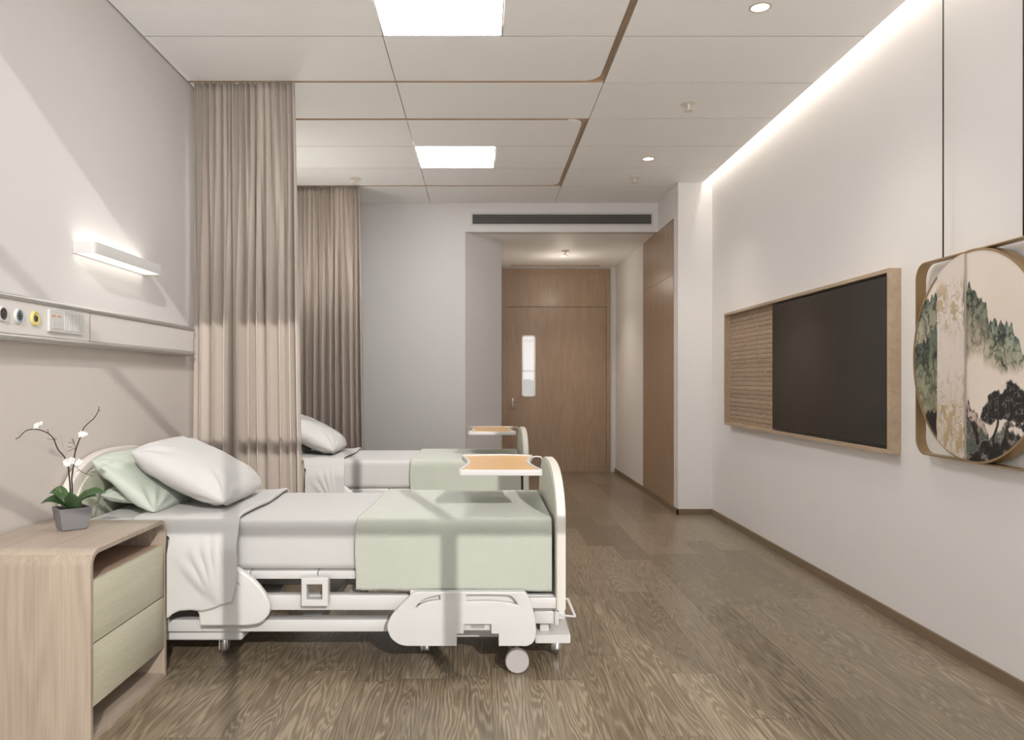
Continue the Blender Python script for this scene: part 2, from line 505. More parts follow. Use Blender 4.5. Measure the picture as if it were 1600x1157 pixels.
struct('trim_2', bm, 'plenum', 'thin grey joint bars between the ceiling tiles')
struct('ceiling_void', B((WL, CER - .01, CE0 + .1, BACK, 2.972, 3.0), (CER - .012, CER, CE0 + .1, COLF, CE + .012, 3.0)), 'plenum', 'dark void above the ceiling tiles')
struct('trim_1', B((CER - .2, WR, CE0 + .1, COLF, 3.06, 3.08), (CER - .2, CER - .19, CE0 + .1, COLF, 3.0, 3.06)), 'wall', 'cover of the cove light slot along the television wall')

# curtain tracks recessed in the ceiling
def track(label, legs, side_plates, rails, loc):
    t = thing('curtain_track', loc, label, 'curtain track', 'curtain tracks in the ceiling')
    b = bmesh.new()
    for k, l in enumerate(legs): box(b, *l, CE + .0135 + .0007 * k, CE + .0165 + .0007 * k)
    for l in side_plates: box(b, *l, CE + .001, CE + .0135)
    obj('channel', b, 'track', t)
    b = bmesh.new()
    for l in rails: box(b, *l, CE + .009, CE + .0134)
    obj('rail', b, 'rail', t)
    return t


xo = C2 - .0025
track('bronze curtain track slot bending round the near bed', [(TIN - .11, xo, CE0 + .1, 4.606), (WL + .01, xo, 4.455, 4.606)],
      [(xo - .002, xo, CE0 + .1, 4.606), (WL + .01, xo, 4.603, 4.606), (TIN - .003, TIN, CE0 + .1, 4.47), (WL + .01, .58, 4.572, 4.575)],
      [(.696, .702, CE0 + .1, 4.5)], (0, 4.59, CE))
track('bronze curtain track slot bending round the far bed', [(TIN - .11, xo, 5.235, 7.054), (WL + .01, xo, 5.235, 5.38), (WL + .01, xo, 6.91, 7.054)],
      [(xo - .002, xo, 5.235, 7.054), (WL + .01, xo, 5.235, 5.238), (WL + .01, xo, 7.051, 7.054), (TIN - .003, TIN, 5.38, 6.91), (WL + .01, .58, 5.265, 5.268), (WL + .01, .58, 7.019, 7.022)],
      [(.696, .702, 5.34, 6.95)], (0, 6.1, CE))


# ceiling panel lights
def panel_light(y0, y1, label, glow='panel_light'):
    t = thing('ceiling_panel_light', (-.196, (y0 + y1) / 2, CE), label, 'ceiling light', 'square ceiling light panels')
    x0, x1 = C1 + .002, .107 - .002; y0 += .002; y1 -= .002; f = .006
    obj('frame', B((x0, x0 + f, y0, y1, CE, CE + .014), (x1 - f, x1, y0, y1, CE, CE + .014), (x0 + f, x1 - f, y0, y0 + f, CE, CE + .014), (x0 + f, x1 - f, y1 - f, y1, CE, CE + .014)), 'white', t)
    obj('diffuser', B((x0 + f, x1 - f, y0 + f, y1 - f, CE + .003, CE + .008)), glow, t)
    return t


panel_light(3.37, 3.983, 'large square ceiling light above the near bed, cut by the top edge')
panel_light(5.85, 6.45, 'square ceiling light panel above the far bed', 'panel_light_far')


def downlight(x, y, z, label, power, size=.05):
    t = thing('downlight', (x, y, z), label, 'downlight', 'round recessed downlights')
    b = bmesh.new(); lathe(b, [(size, 0), (size, -.004), (size * .84, -.005), (size * .78, -.001), (size * .78, 0)], (x, y, z)); obj('trim_ring', b, 'rail', t, 40)
    b = bmesh.new(); lathe(b, [(size * .78, -.0015), (size * .77, -.0025)], (x, y, z)); obj('lamp', b, 'down_light', t)
    ld = bpy.data.lights.new('downlight_beam', 'SPOT'); ld.energy = power; ld.spot_size = math.radians(108); ld.spot_blend = .9; ld.shadow_soft_size = .03; ld.color = (1, .88, .74)
    lo = bpy.data.objects.new('downlight_beam', ld); COL.objects.link(lo); lo.location = (x, y, z - .03)
    if power > 30:  # added unseen fill below the entry downlight, brightens transom and niche
        lp = bpy.data.lights.new('entry_fill', 'POINT'); lp.energy = 3.5; lp.shadow_soft_size = .03; lp.color = (1, .88, .74)
        lq = bpy.data.objects.new('entry_fill', lp); COL.objects.link(lq); lq.location = (x, y, z - .32)
    return t


downlight(1.30, 3.67, CE, 'white downlight at the top edge above the wall painting', 24)
downlight(1.31, 6.173, CE, 'white downlight in the ceiling in front of the entry', 24)
downlight(.957, 9.19, NC, 'small warm downlight in the entry niche ceiling', 40)


def sprinkler(x, y, z, label):
    t = thing('sprinkler_head', (x, y, z), label, 'sprinkler', 'ceiling sprinkler heads')
    b = bmesh.new(); lathe(b, [(.05, 0), (.05, -.003), (.044, -.006), (.014, -.008), (.014, -.004), (0.001, -.004)], (x, y, z)); obj('escutcheon', b, 'fitting', t, 40)
    b = bmesh.new(); lathe(b, [(.008, -.002), (.007, -.03), (.004, -.045)], (x, y, z), seg=12)
    lathe(b, [(.004, -.044), (.031, -.046), (.031, -.049), (.004, -.05)], (x, y, z)); obj('deflector', b, 'fitting', t, 40)


sprinkler(1.30, 4.94, CE, 'small sprinkler in the ceiling tile nearer the television')
sprinkler(1.314, 6.735, CE, 'small sprinkler behind the ceiling downlight before the bulkhead')
sprinkler(-1.08, 6.777, CE, 'small sprinkler in the ceiling above the far curtain')
sprinkler(.945, 8.85, NC, 'small sprinkler below the warm entry downlight')

tag(obj('cove_light', B((1.955, 1.985, CE0 + .12, COLF - .02, 3.048, 3.058)), 'cove'), 'hidden light strip in the ceiling slot along the television wall', 'cove light')

# air grille and slot
t = thing('air_grille', (.79, BACK, 2.694), 'long white air grille with dark slats on the bulkhead', 'air vent')
gx0, gx1, gz0, gz1 = -.104, 1.684, 2.694, 2.826; y0 = BACK - .006; fr = .018
obj('frame', B((gx0, gx1, y0, BACK, gz0, gz0 + fr), (gx0, gx1, y0, BACK, gz1 - fr, gz1), (gx0, gx0 + fr, y0, BACK, gz0 + fr, gz1 - fr), (gx1 - fr, gx1, y0, BACK, gz0 + fr, gz1 - fr)), 'white', t)
obj('backing', B((gx0 + fr, gx1 - fr, BACK - .0015, BACK - .0005, gz0 + fr, gz1 - fr)), 'vent_dark', t)
b = bmesh.new()
for k in range(6):
    z = gz0 + fr + (k + .5) * (gz1 - gz0 - 2 * fr) / 6
    poly_prism(b, [(y0 + .0004, z - .0042), (y0 + .0004, z - .0016), (BACK - .0016, z + .0040), (BACK - .0016, z + .0022)], gx0 + fr, gx1 - fr, 'x')
obj('slats', b, 'vent_slat', t)
sx0, sx1 = X(797.5, 9.97), X(937.5, 9.97)
tag(obj('slot_diffuser', B((sx0, sx1, 9.93, 9.98, NC - .003, NC - .0003)), 'track'), 'thin grey slot vent in the entry ceiling', 'slot vent')

# ------------------------------------------------------------------ entry door
dr = bpy.data.objects.new('door_1', None); COL.objects.link(dr); dr.location = (.965, DOORY, 0)
dr['kind'] = 'structure'; dr['label'] = 'wide wood entry door with narrow glass pane and transom panel'
FY = DOORY - .03
obj('frame', B((.27, .318, FY, DOORY + .1, 0, 2.62), (1.612, 1.657, FY, DOORY + .1, 0, 2.62), (.318, 1.612, FY, DOORY + .1, 2.565, 2.62)), 'door', dr)
obj('door_stop', B((.318, 1.612, DOORY + .046, DOORY + .07, 2.10, 2.17), (.318, .345, DOORY + .046, DOORY + .07, 0, 2.10), (1.585, 1.612, DOORY + .046, DOORY + .07, 0, 2.10)), 'door', dr)
obj('transom_panel', B((.3185, 1.6115, FY + .012, FY + .05, 2.132, 2.5648)), 'door', dr)
gxa, gxb, gza, gzb = .528, .693, .976, 1.758
LY0, LY1 = DOORY, DOORY + .045
leaf = obj('door_leaf', B((.3195, gxa, LY0, LY1, .002, 2.128), (gxb, 1.6105, LY0, LY1, .002, 2.128), (gxa, gxb, LY0, LY1, .002, gza), (gxa, gxb, LY0, LY1, gzb, 2.128)), 'door', dr)
bd = .014
obj('glazing_bead', B((gxa - .004, gxa + bd, LY0 - .006, LY0 + .02, gza - .004, gzb + .004), (gxb - bd, gxb + .004, LY0 - .006, LY0 + .02, gza - .004, gzb + .004),
    (gxa, gxb, LY0 - .006, LY0 + .02, gza - .004, gza + bd), (gxa, gxb, LY0 - .006, LY0 + .02, gzb - bd, gzb + .004), (gxa, gxb, LY0 - .006, LY0 + .02, 1.296, 1.312)), 'steel', leaf)
obj('glass_pane', B((gxa, gxb, LY0 + .018, LY0 + .024, gza, gzb)), 'doorglass', leaf)
b = B((.392, .418, LY0 - .008, LY0, .81, .955, .004))
tube(b, [(.41, LY0 - .006, .905), (.41, LY0 - .05, .905), (.425, LY0 - .055, .905), (.49, LY0 - .055, .903)], .008)
h = obj('lever_handle', b, 'steel', leaf, 40); h['label'] = 'satin steel lever handle'
# corridor beyond the glass
struct('wall_corridor', B((-1.2, 3.4, 12.55, 12.6, 0, 3.0), (-1.2, -1.15, DOORY + .1, 12.6, 0, 3.0), (3.35, 3.4, DOORY + .1, 12.6, 0, 3.0)), 'wall', 'pale corridor wall seen through the door pane')
struct('ceiling_corridor', B((-1.2, 3.4, DOORY + .1, 12.6, 3.0, 3.05)), 'ceil', 'corridor ceiling beyond the door')
ld = bpy.data.lights.new('corridor_lamp', 'AREA'); ld.energy = 5; ld.size = 1.2; ld.shape = 'SQUARE'
lo = bpy.data.objects.new('corridor_lamp', ld); COL.objects.link(lo); lo.location = (1.0, 11.5, 2.95)
t = thing('lounge_chair', (.7, 11.9, 0), 'grey high-backed chair in the corridor behind the door glass', 'chair')
bk = [(.42, .45), (.98, .45)] + [(.70 + .28 * math.cos(a), .98 + .22 * math.sin(a)) for a in [math.pi * k / 16 for k in range(17)]]
obj('backrest', rounded_shape([bk], .1, .03, lambda a, c, h: (a, 12.15 + h, c)), 'chairgrey', t, 40)
obj('seat', B((.42, .98, 11.62, 12.12, .34, .46, .04, 3)), 'chairgrey', t, 40)
for x in (.46, .94):
    for y in (11.66, 12.08):
        b = bmesh.new(); tube(b, [(x, y, 0), (x, y, .35)], [.014, .02]); obj('leg', b, 'steel', t, 40)

# closet in the niche wall
t = thing('closet', (NR, 7.73, 0), 'tall wood closet front flush in the entry wall', 'closet')
cx = NR - .006
obj('lower_door', B((cx, NR - .0005, 7.07, 8.39, bb + .002, 2.128)), 'door', t)
obj('upper_door', B((cx, NR - .0005, 7.07, 8.39, 2.132, NC - .002)), 'door', t)

# ------------------------------------------------------------------ bed-head service panel
t = thing('bed_head_panel', (WL, 3.4, 1.325), 'long pale wall panel with gas outlets above the nightstand', 'medical panel')
PX = -1.662
py0, py1 = 2.30, 4.545
obj('casing', B((WL, PX - .004, py0, py1, 1.332, 1.474)), 'panelgrey', t)
b = bmesh.new()
poly_prism(b, [(WL, 1.466), (PX + .004, 1.466), (PX + .009, 1.471), (PX + .009, 1.478), (PX + .004, 1.484), (PX - .01, 1.488), (WL, 1.488)], py0, py1, 'y')
obj('top_rail', b, 'alu', t, 50)
b = bmesh.new()
poly_prism(b, [(WL, 1.342), (PX + .004, 1.342), (PX + .009, 1.337), (PX + .009, 1.330), (PX + .004, 1.324), (PX - .01, 1.320), (WL, 1.320)], py0, py1, 'y')
obj('bottom_rail', b, 'alu', t, 50)
SEAM = 3.345
o = obj('front_panel', B((PX - .004, PX, py0, SEAM - .006, 1.345, 1.463, .0015)), 'panelgrey', t)
obj('front_panel', B((PX - .004, PX, SEAM + .006, py1, 1.345, 1.463, .0015)), 'panelgrey', t)
obj('joint_strip', B((PX - .004, PX - .001, SEAM - .006, SEAM + .006, 1.343, 1.466)), 'alu', t)
for yc, m, lab in ((2.727, 'outletblack', 'black gas outlet'), (2.824, 'outletblue', 'blue gas outlet'), (2.927, 'outletyellow', 'yellow gas outlet')):
    b = bmesh.new(); lathe(b, [(.0275, 0), (.0275, .006), (.025, .009), (.0215, .009), (.0205, .004), (0.001, .004)], (PX, yc, 1.408), 'x', 36)
    g = obj('gas_outlet', b, 'white' if m != 'outletyellow' else 'outletyellow', t, 40); g['label'] = lab
    b = bmesh.new(); lathe(b, [(.0205, .004), (.0205, .008), (.013, .007), (.012, .003), (.001, .003)], (PX, yc, 1.408), 'x', 32); obj('outlet_ring', b, m, g, 40)
    b = bmesh.new(); lathe(b, [(.0115, .003), (.0105, .009), (.0045, .010), (.004, .004), (.0005, .004)], (PX, yc, 1.408), 'x', 24); obj('outlet_socket', b, 'outletblack', g, 40)
sk = obj('socket_plate', B((PX, PX + .011, 3.012, 3.106, 1.366, 1.452, .002)), 'white', t)
obj('socket_insert', B((PX + .011, PX + .013, 3.030, 3.088, 1.378, 1.412, .0008)), 'white', sk)
for yy in (3.042, 3.060, 3.078):
    obj('socket_hole', B((PX + .0128, PX + .0134, yy - .0035, yy - .0015, 1.392, 1.400), (PX + .0128, PX + .0134, yy + .0015, yy + .0035, 1.392, 1.400)), 'greyplastic', sk)
for yy in (3.028, 3.068):
    obj('status_mark', B((PX + .011, PX + .0116, yy, yy + .026, 1.424, 1.4295)), 'orange', sk)
gp = obj('speaker_grille', B((PX, PX + .010, 3.108, 3.272, 1.366, 1.452, .002)), 'white', t)
b = bmesh.new()
for k in range(9):
    yy = 3.120 + k * .0165; box(b, PX + .010, PX + .0125, yy, yy + .008, 1.376, 1.443)
obj('grille_ribs', b, 'white', gp)

# wall lamps
def wall_lamp(dy, label, up):
    t = thing('wall_lamp', (WL, 3.65 + dy, 1.714), label, 'wall lamp', 'white bar wall lamps')
    lx = -1.625; ly0, ly1, lz0, lz1 = 3.311 + dy, 3.995 + dy, 1.714, 1.764
    arc = [math.pi / 2 * k / 6 for k in range(7)]
    out = [(WL, ly0)] + [(lx - .02 + .02 * math.sin(a), ly0 + .02 - .02 * math.cos(a)) for a in arc] + [(lx, ly1), (WL, ly1)]
    inn = [(WL + .004, ly0 + .004), (lx - .02, ly0 + .004)] + [(lx - .02 + .016 * math.sin(a), ly0 + .02 - .016 * math.cos(a)) for a in arc[1:]] + [(lx - .004, ly1 - .004), (WL + .004, ly1 - .004)]
    obj('housing', rounded_shape([out, inn], lz1 - lz0, .0002, lambda a, c, h: (a, c, (lz0 + lz1) / 2 + h)), 'white', t, 40)
    b = bmesh.new(); poly_prism(b, inn, lz0 + .004, lz0 + .009); d = obj('diffuser', b, 'lamp_glow', t); d['label'] = 'glowing lower diffuser'
    b = bmesh.new(); poly_prism(b, inn, lz1 - .009, lz1 - .004); d = obj('diffuser', b, up, t); d['label'] = 'glowing upper diffuser'


wall_lamp(0, 'white bar wall lamp glowing above the medical panel', 'lamp_glow_up')
wall_lamp(2.45, 'added white bar lamp lighting the ceiling above the far bed, hidden behind the curtain', 'lamp_fill_up_far')  # unseen lamp put in to lift the far ceiling


# ------------------------------------------------------------------ curtains
def curtain(label):
    yc = 4.592; top = 2.915; bot = .03
    n = 340; m = 46
    rs = random.Random(3)
    def knots(cnt):
        w = np.array([rs.uniform(.6, 1.5) for _ in range(cnt)]); k = np.concatenate([[0], np.cumsum(w)]); return k / k[-1]
    kt, kb = knots(16), knots(10)
    at = np.array([rs.uniform(.7, 1.2) for _ in range(20)]); ab = np.array([rs.uniform(.7, 1.25) for _ in range(12)])
    u = np.linspace(0, 1, n)
    pt = np.interp(u, kt, np.arange(17)); pb = np.interp(u, kb, np.arange(11))
    wt = np.sin(2 * np.pi * pt) * np.interp(pt, np.arange(20), at) + .22 * np.sin(4 * np.pi * pt + 1.9 * np.sin(pt))
    wb = np.sin(2 * np.pi * pb) * np.interp(pb, np.arange(12), ab)
    wb2 = np.cos(4 * np.pi * pb + 1.6 * np.sin(pb * 1.3))
    rows = []
    b = bmesh.new()
    for j in range(m):
        v = j / (m - 1); z = top + (bot - top) * v
        k = min(1, max(0, (v - .02) / .55)); k = k * k * (3 - 2 * k)
        x0 = -1.672 - .018 * v; x1 = -1.088 + .044 * v ** .8
        row = []
        for i in range(n):
            d = (1 - k) * .021 * wt[i] + k * (.036 * wb[i] + .010 * wb2[i]) + .006 * math.sin(5 * u[i] + 3 * v)
            sx = (1 - k) * .0045 * math.sin(4 * math.pi * pt[i]) + k * .0095 * math.sin(4 * math.pi * pb[i])
            row.append((x0 + (x1 - x0) * u[i] + sx, yc + d, z))
        rows.append(row)
    grid_mesh(b, rows)
    o = obj('privacy_curtain', b, 'curtain', smooth=180)
    s = o.modifiers.new('cloth', 'SOLIDIFY'); s.thickness = .003; s.offset = 0
    return tag(o, label, 'curtain', 'taupe bed curtains')


cur = curtain('taupe curtain hanging from ceiling between the two beds, sunlit below')
dup(cur, (0, 2.45, 0), 'shaded taupe curtain hanging behind the far bed')

# ------------------------------------------------------------------ beds
DB = Vector((0, 2.45, 0))
YC = 3.63; YN = 3.21; YF = 4.05             # mattress near / far side
RY = 3.14                                    # outer face of the near side rails
FOOTX0, FOOTX1 = .302, .340
HEADX0, HEADX1 = -1.702, -1.662


def arch(half, z0, zs, zt, p=2.6, n=40):
    pts = [(YC - half, z0), (YC + half, z0)]
    for k in range(n + 1):
        a = math.pi * k / n
        c, s = math.cos(a), math.sin(a)
        pts.append((YC + half * math.copysign(abs(c) ** (2 / p), c), zs + (zt - zs) * abs(s) ** (2 / 2.0)))
    return pts


def mirror_y(bm):
    g = bmesh.ops.duplicate(bm, geom=bm.verts[:] + bm.edges[:] + bm.faces[:])
    for e in g['geom']:
        if isinstance(e, bmesh.types.BMVert): e.co.y = 2 * YC - e.co.y
    bmesh.ops.reverse_faces(bm, faces=[f for f in g['geom'] if isinstance(f, bmesh.types.BMFace)])


def flip(bm):
    for v in bm.verts: v.co.y = 2 * YC - v.co.y
    bmesh.ops.reverse_faces(bm, faces=bm.faces)
    return bm


def rail_pts(lst, ox, oy, s):
    return [(X(ox + a / s, RY), Zh(oy + c / s, RY)) for a, c in lst]


def round_poly(pts, r, n=5, skip=()):
    out = []
    m = len(pts)
    for i, p in enumerate(pts):
        p = Vector(p); a = Vector(pts[i - 1]); c = Vector(pts[(i + 1) % m])
        da, dc = (a - p), (c - p)
        rr = min(r, da.length * .45, dc.length * .45)
        if i in skip or rr < 1e-5: out.append(tuple(p)); continue
        q0 = p + da.normalized() * rr; q1 = p + dc.normalized() * rr
        for k in range(n + 1):
            t = k / n; out.append(tuple(q0 * (1 - t) ** 2 + p * 2 * t * (1 - t) + q1 * t * t))
    return out


def smooth2d(pts, n=6):
    return [(v.x, v.y) for v in smooth_path([(a, c, 0) for a, c in pts], n)]


FOOT_RAIL = rail_pts(
    smooth2d([(1150, 128), (1175, 160), (1205, 235), (1228, 320), (1238, 400), (1236, 470), (1215, 525), (1170, 552), (1120, 553)]) +
    [(945, 553), (945, 458), (888, 456), (886, 383), (674, 383), (672, 456), (620, 458), (618, 553)] +
    smooth2d([(230, 553), (165, 538), (105, 490), (76, 420), (80, 370), (110, 310), (165, 247), (225, 188), (265, 145), (298, 128)]), 590, 900, 5)
FR_HOLE1 = rail_pts(smooth2d([(300, 247), (325, 216), (370, 186), (425, 166), (488, 155)]) + [(490, 192)] + smooth2d([(440, 196), (380, 208), (330, 230), (300, 252)]), 590, 900, 5)
FR_HOLE2 = rail_pts([(692, 152)] + smooth2d([(800, 152), (920, 153), (1015, 157), (1052, 170), (1078, 200), (1094, 230)]) + smooth2d([(1080, 226), (1020, 212), (930, 202), (820, 199), (694, 203)]), 590, 900, 5)
HEAD_RAIL = rail_pts(
    [(415, 810), (409, 690)] + smooth2d([(300, 480), (330, 330), (450, 230), (600, 180), (797, 188), (900, 250), (1000, 330), (1095, 440), (1148, 535), (1167, 620), (1145, 705), (1065, 780), (950, 806), (850, 810)]), 250, 860, 6.805)


def tb(bm, pts, r=.008, seg=10): tube(bm, pts, r, seg)


def make_bed():
    t = thing('hospital_bed', (-.68, YC, 0), 'white hospital bed with cream end boards beside the nightstand and orchid', 'hospital bed', 'hospital beds')
    # end boards
    hb = obj('headboard', rounded_shape([arch(.47, .25, .66, .872)], HEADX1 - HEADX0, .008, lambda a, c, h: ((HEADX0 + HEADX1) / 2 + h, a, c)), 'cream', t, 40)
    hb['label'] = 'cream arched headboard'
    o = obj('headboard_inlay', rounded_shape([arch(.425, .35, .62, .825)], .008, .003, lambda a, c, h: (HEADX1 + .002 + h, a, c)), 'palegreen', hb, 40)
    fb = obj('footboard', rounded_shape([arch(.47, .255, .60, .818)], FOOTX1 - FOOTX0, .006, lambda a, c, h: ((FOOTX0 + FOOTX1) / 2 + h, a, c)), 'cream', t, 40)
    fb['label'] = 'cream arched footboard'
    obj('footboard_inlay', rounded_shape([arch(.455, .30, .595, .805)], .004, .0015, lambda a, c, h: (FOOTX0 - .0005 + h, a, c)), 'palegreen', fb, 40)
    b = bmesh.new()
    poly_prism(b, [(3.30, .70), (3.325, .66), (3.33, .675), (3.315, .71)], FOOTX0 - .0045, FOOTX0 - .002, 'x')
    obj('footboard_mark', b, 'white', fb)  # small white mark on the inner face of the footboard
    # sleeping deck just below the mattress
    for x0, x1 in [(-1.63, -.946), (-.942, -.670), (-.666, -.25), (-.246, .28)]:
        obj('deck_section', B((x0, x1, YN + .005, YF - .005, .366, .399, .004, 2)), 'whitemetal', t, 40)
    # middle side beams
    b = bmesh.new()
    for y0 in (3.20, 4.01): box(b, -1.60, .30, y0, y0 + .05, .243, .305, .004, 2)
    box(b, -1.6, -1.55, 3.25, 4.01, .245, .30); box(b, -.55, -.50, 3.25, 4.01, .245, .30); box(b, .22, .27, 3.25, 4.01, .245, .30)
    obj('lift_frame', b, 'whitemetal', t, 40)
    # square bracket (near and far)
    for s in (0, 1):
        x0, x1 = X(470, RY), X(511.7, RY); z0, z1 = Zh(948.8, RY), Zh(905, RY)
        i0, i1, j0, j1 = X(478, RY), X(502.6, RY), Zh(938.4, RY), Zh(914.8, RY)
        bm = rounded_shape([round_poly([(x0, z0), (x1, z0), (x1, z1), (x0, z1)], .004), [(i0, j0), (i1, j0), (i1, j1), (i0, j1)]], .05, .003, lambda a, c, h: (a, 3.172 + h, c))
        e = .008
        obj('bracket', bm if not s else flip(bm), 'white', t, 40)
    # lower base frame
    b = bmesh.new()
    for y0 in (3.225, 3.965): box(b, -1.63, .18, y0, y0 + .07, .147, .197, .005, 2)
    for x0 in (-1.3, -.75, -.1): box(b, x0, x0 + .08, 3.295, 3.965, .150, .194)
    obj('base_frame', b, 'whitemetal', t, 40)
    # lower box at the head end, tucked under the beam
    b = bmesh.new(); box(b, -1.62, X(383, 3.30), 3.262, 4.0, .098, .144, .012, 4)
    obj('drive_housing', b, 'whitemetal', t, 40)
    b = bmesh.new(); box(b, X(700, 3.3), X(840, 3.3), 3.30, 3.96, .10, .140, .006, 3)
    obj('pedal_housing', b, 'whitemetal', t, 40)
    # foot end carriage: boxes, post and sloped plate
    zf = 3.20
    def both(name, make):
        for k in (0, 1):
            q = make(bmesh.new()); obj(name, flip(q) if k else q, 'whitemetal', t, 40)
    def bx(bm, px0, px1, py0, py1, d0, d1, bev=.004):
        box(bm, X(px0, d0), X(px1, d0), d0, d1, Zh(py1, d0), Zh(py0, d0), bev, 2)
    b = bmesh.new(); box(b, X(815, zf), X(876, zf), zf - .03, 4.09, Zh(948.3, zf), Zh(931.5, zf), .004, 2); obj('end_beam', b, 'whitemetal', t, 40)
    def carr(b):
        box(b, X(834, zf), X(868, zf), zf + .0, zf + .14, Zh(975.5, zf), Zh(955.5, zf), .005, 2)
        box(b, X(866, zf), X(873, zf), zf - .01, zf + .16, Zh(976, zf), Zh(948.5, zf), .004, 2)
        box(b, X(843, zf + .06), X(857, zf + .06), zf + .04, zf + .09, .112, Zh(975, zf), .002, 1)
        return b
    both('carriage', carr)
    b = bmesh.new()
    xa, xb = X(836, 3.22), X(890.5, 3.22)
    poly_prism(b, [(3.20, .108), (3.20, .140), (3.225, .147), (3.40, .150), (3.44, .235), (3.82, .235), (3.86, .15), (4.035, .147), (4.06, .14), (4.06, .108)], xa, xb, 'x')
    bmesh.ops.bevel(b, geom=[e for e in b.edges], offset=.003, segments=2, affect='EDGES')
    obj('end_plate', b, 'whitemetal', t, 40)
    # push handle loop at the foot end
    zt_, zb_ = Zh(938.5, zf), Zh(966, zf)
    p = [(X(872, zf), zf + .03, zt_), (X(888.5, zf), zf + .03, Zh(939.8, zf)), (X(900, zf), zf + .03, Zh(967.5, zf)), (X(874, zf), zf + .03, Zh(965, zf))]
    def tow(b):
        tube(b, p[:2], .0045, 6); tube(b, p[1:3], .006, 6); tube(b, p[2:], .0045, 6); return b
    both('tow_bracket', tow)
    # side rails, near and far
    for s in (0, 1):
        bm = rounded_shape([FOOT_RAIL, FR_HOLE1, FR_HOLE2], .034, .0045, lambda a, c, h: (a, RY + .017 + h, c), 4)
        r = obj('side_rail', bm if not s else flip(bm), 'white', t, 40)
        r['label'] = 'foot-end side rail panel'
        b = bmesh.new(); box(b, X(640, RY), X(817, RY), RY + .026, RY + .034, Zh(946, RY), Zh(925.5, RY))
        if s: flip(b)
        obj('grip_recess', b, 'white', r)
        b = bmesh.new(); box(b, X(722, RY), X(770, RY), RY + .022, RY + .040, Zh(988.5, RY), Zh(972, RY), .003)
        box(b, X(735, RY), X(757, RY), RY + .022, RY + .14, Zh(985, RY), Zh(974, RY))
        if s: flip(b)
        obj('rail_arm', b, 'whitemetal', r, 40)
        bm = rounded_shape([HEAD_RAIL], .034, .009, lambda a, c, h: (a, RY + .017 + h, c), 4)
        r2 = obj('side_rail', bm if not s else flip(bm), 'white', t, 40)
        r2['label'] = 'head-end side rail panel'
        b = bmesh.new()
        q0, q1 = (X(362, RY), Zh(904.5, RY)), (X(375, RY), Zh(913.2, RY))
        poly_prism(b, [q0, (q0[0], q0[1] - .003), (q1[0], q1[1] - .003), q1], RY - .001, RY + .002, 'y')
        if s: flip(b)
        obj('rail_slot', b, 'rubber', r2)
        b = B((X(335, RY), X(357, RY), RY + .030, RY + .13, Zh(968, RY), Zh(955, RY)))
        if s: flip(b)
        obj('rail_pivot', b, 'whitemetal', r2)
    # casters
    for cxx, top in ((-1.10, .098), (-.235, .147), (.325, .108)):
        for s in (0, 1):
            yy = 3.40
            b = bmesh.new(); lathe(b, [(.007, .045), (.026, .045), (.028, .038)][:3] + [(.028, .036), (.007, .034)], (0, 0, 0), 'z', 16)
            b.clear()
            lathe(b, [(.006, -.012), (.026, -.012), (.029, -.008), (.029, .008), (.026, .012), (.006, .012)], (cxx - .006, yy, .029), 'x', 24)
            if s: flip(b)
            wl = obj('caster', b, 'rubber', t, 40); wl['label'] = 'chrome swivel caster'
            b = bmesh.new()
            box(b, cxx + .008, cxx + .013, yy - .030, yy + .024, .018, .068, .002); box(b, cxx - .025, cxx - .020, yy - .030, yy + .024, .018, .068, .002); box(b, cxx - .0195, cxx + .0075, yy - .036, yy - .031, .024, .068, .002)
            box(b, cxx - .026, cxx + .014, yy - .030, yy + .030, .064, .072, .002); tube(b, [(cxx - .006, yy, .07), (cxx - .006, yy, top + .004)], .008)
            if s: flip(b)
            obj('caster_fork', b, 'chrome', wl, 40)
    for s in (0, 1):
        xd, yd = X(808, 3.17), 3.155
        b = bmesh.new(); lathe(b, [(.006, 0), (.044, 0), (.0475, .004), (.0475, .030), (.044, .034), (.006, .034)], (xd, yd, .0485), 'y', 40)
        tube(b, [(xd, yd + .03, .0485), (xd, yd + .07, .0485), (xd, yd + .09, .11)], .009)
        if s: flip(b)
        d = obj('disc_wheel', b, 'greyplastic', t, 40); d['label'] = 'plain grey disc wheel'
    return t


def soft_box(x0, x1, y0, y1, z0, z1, r, seg=5):
    bm = bmesh.new(); box(bm, x0, x1, y0, y1, z0, z1, r, seg); return bm


def make_mattress():
    bm = soft_box(-1.645, .288, YN, YF, .401, .605, .035, 6)
    o = obj('mattress', bm, 'mattress', smooth=60)
    return tag(o, 'white mattress on the near bed, bare between sheet and blanket', 'mattress', 'hospital mattresses')


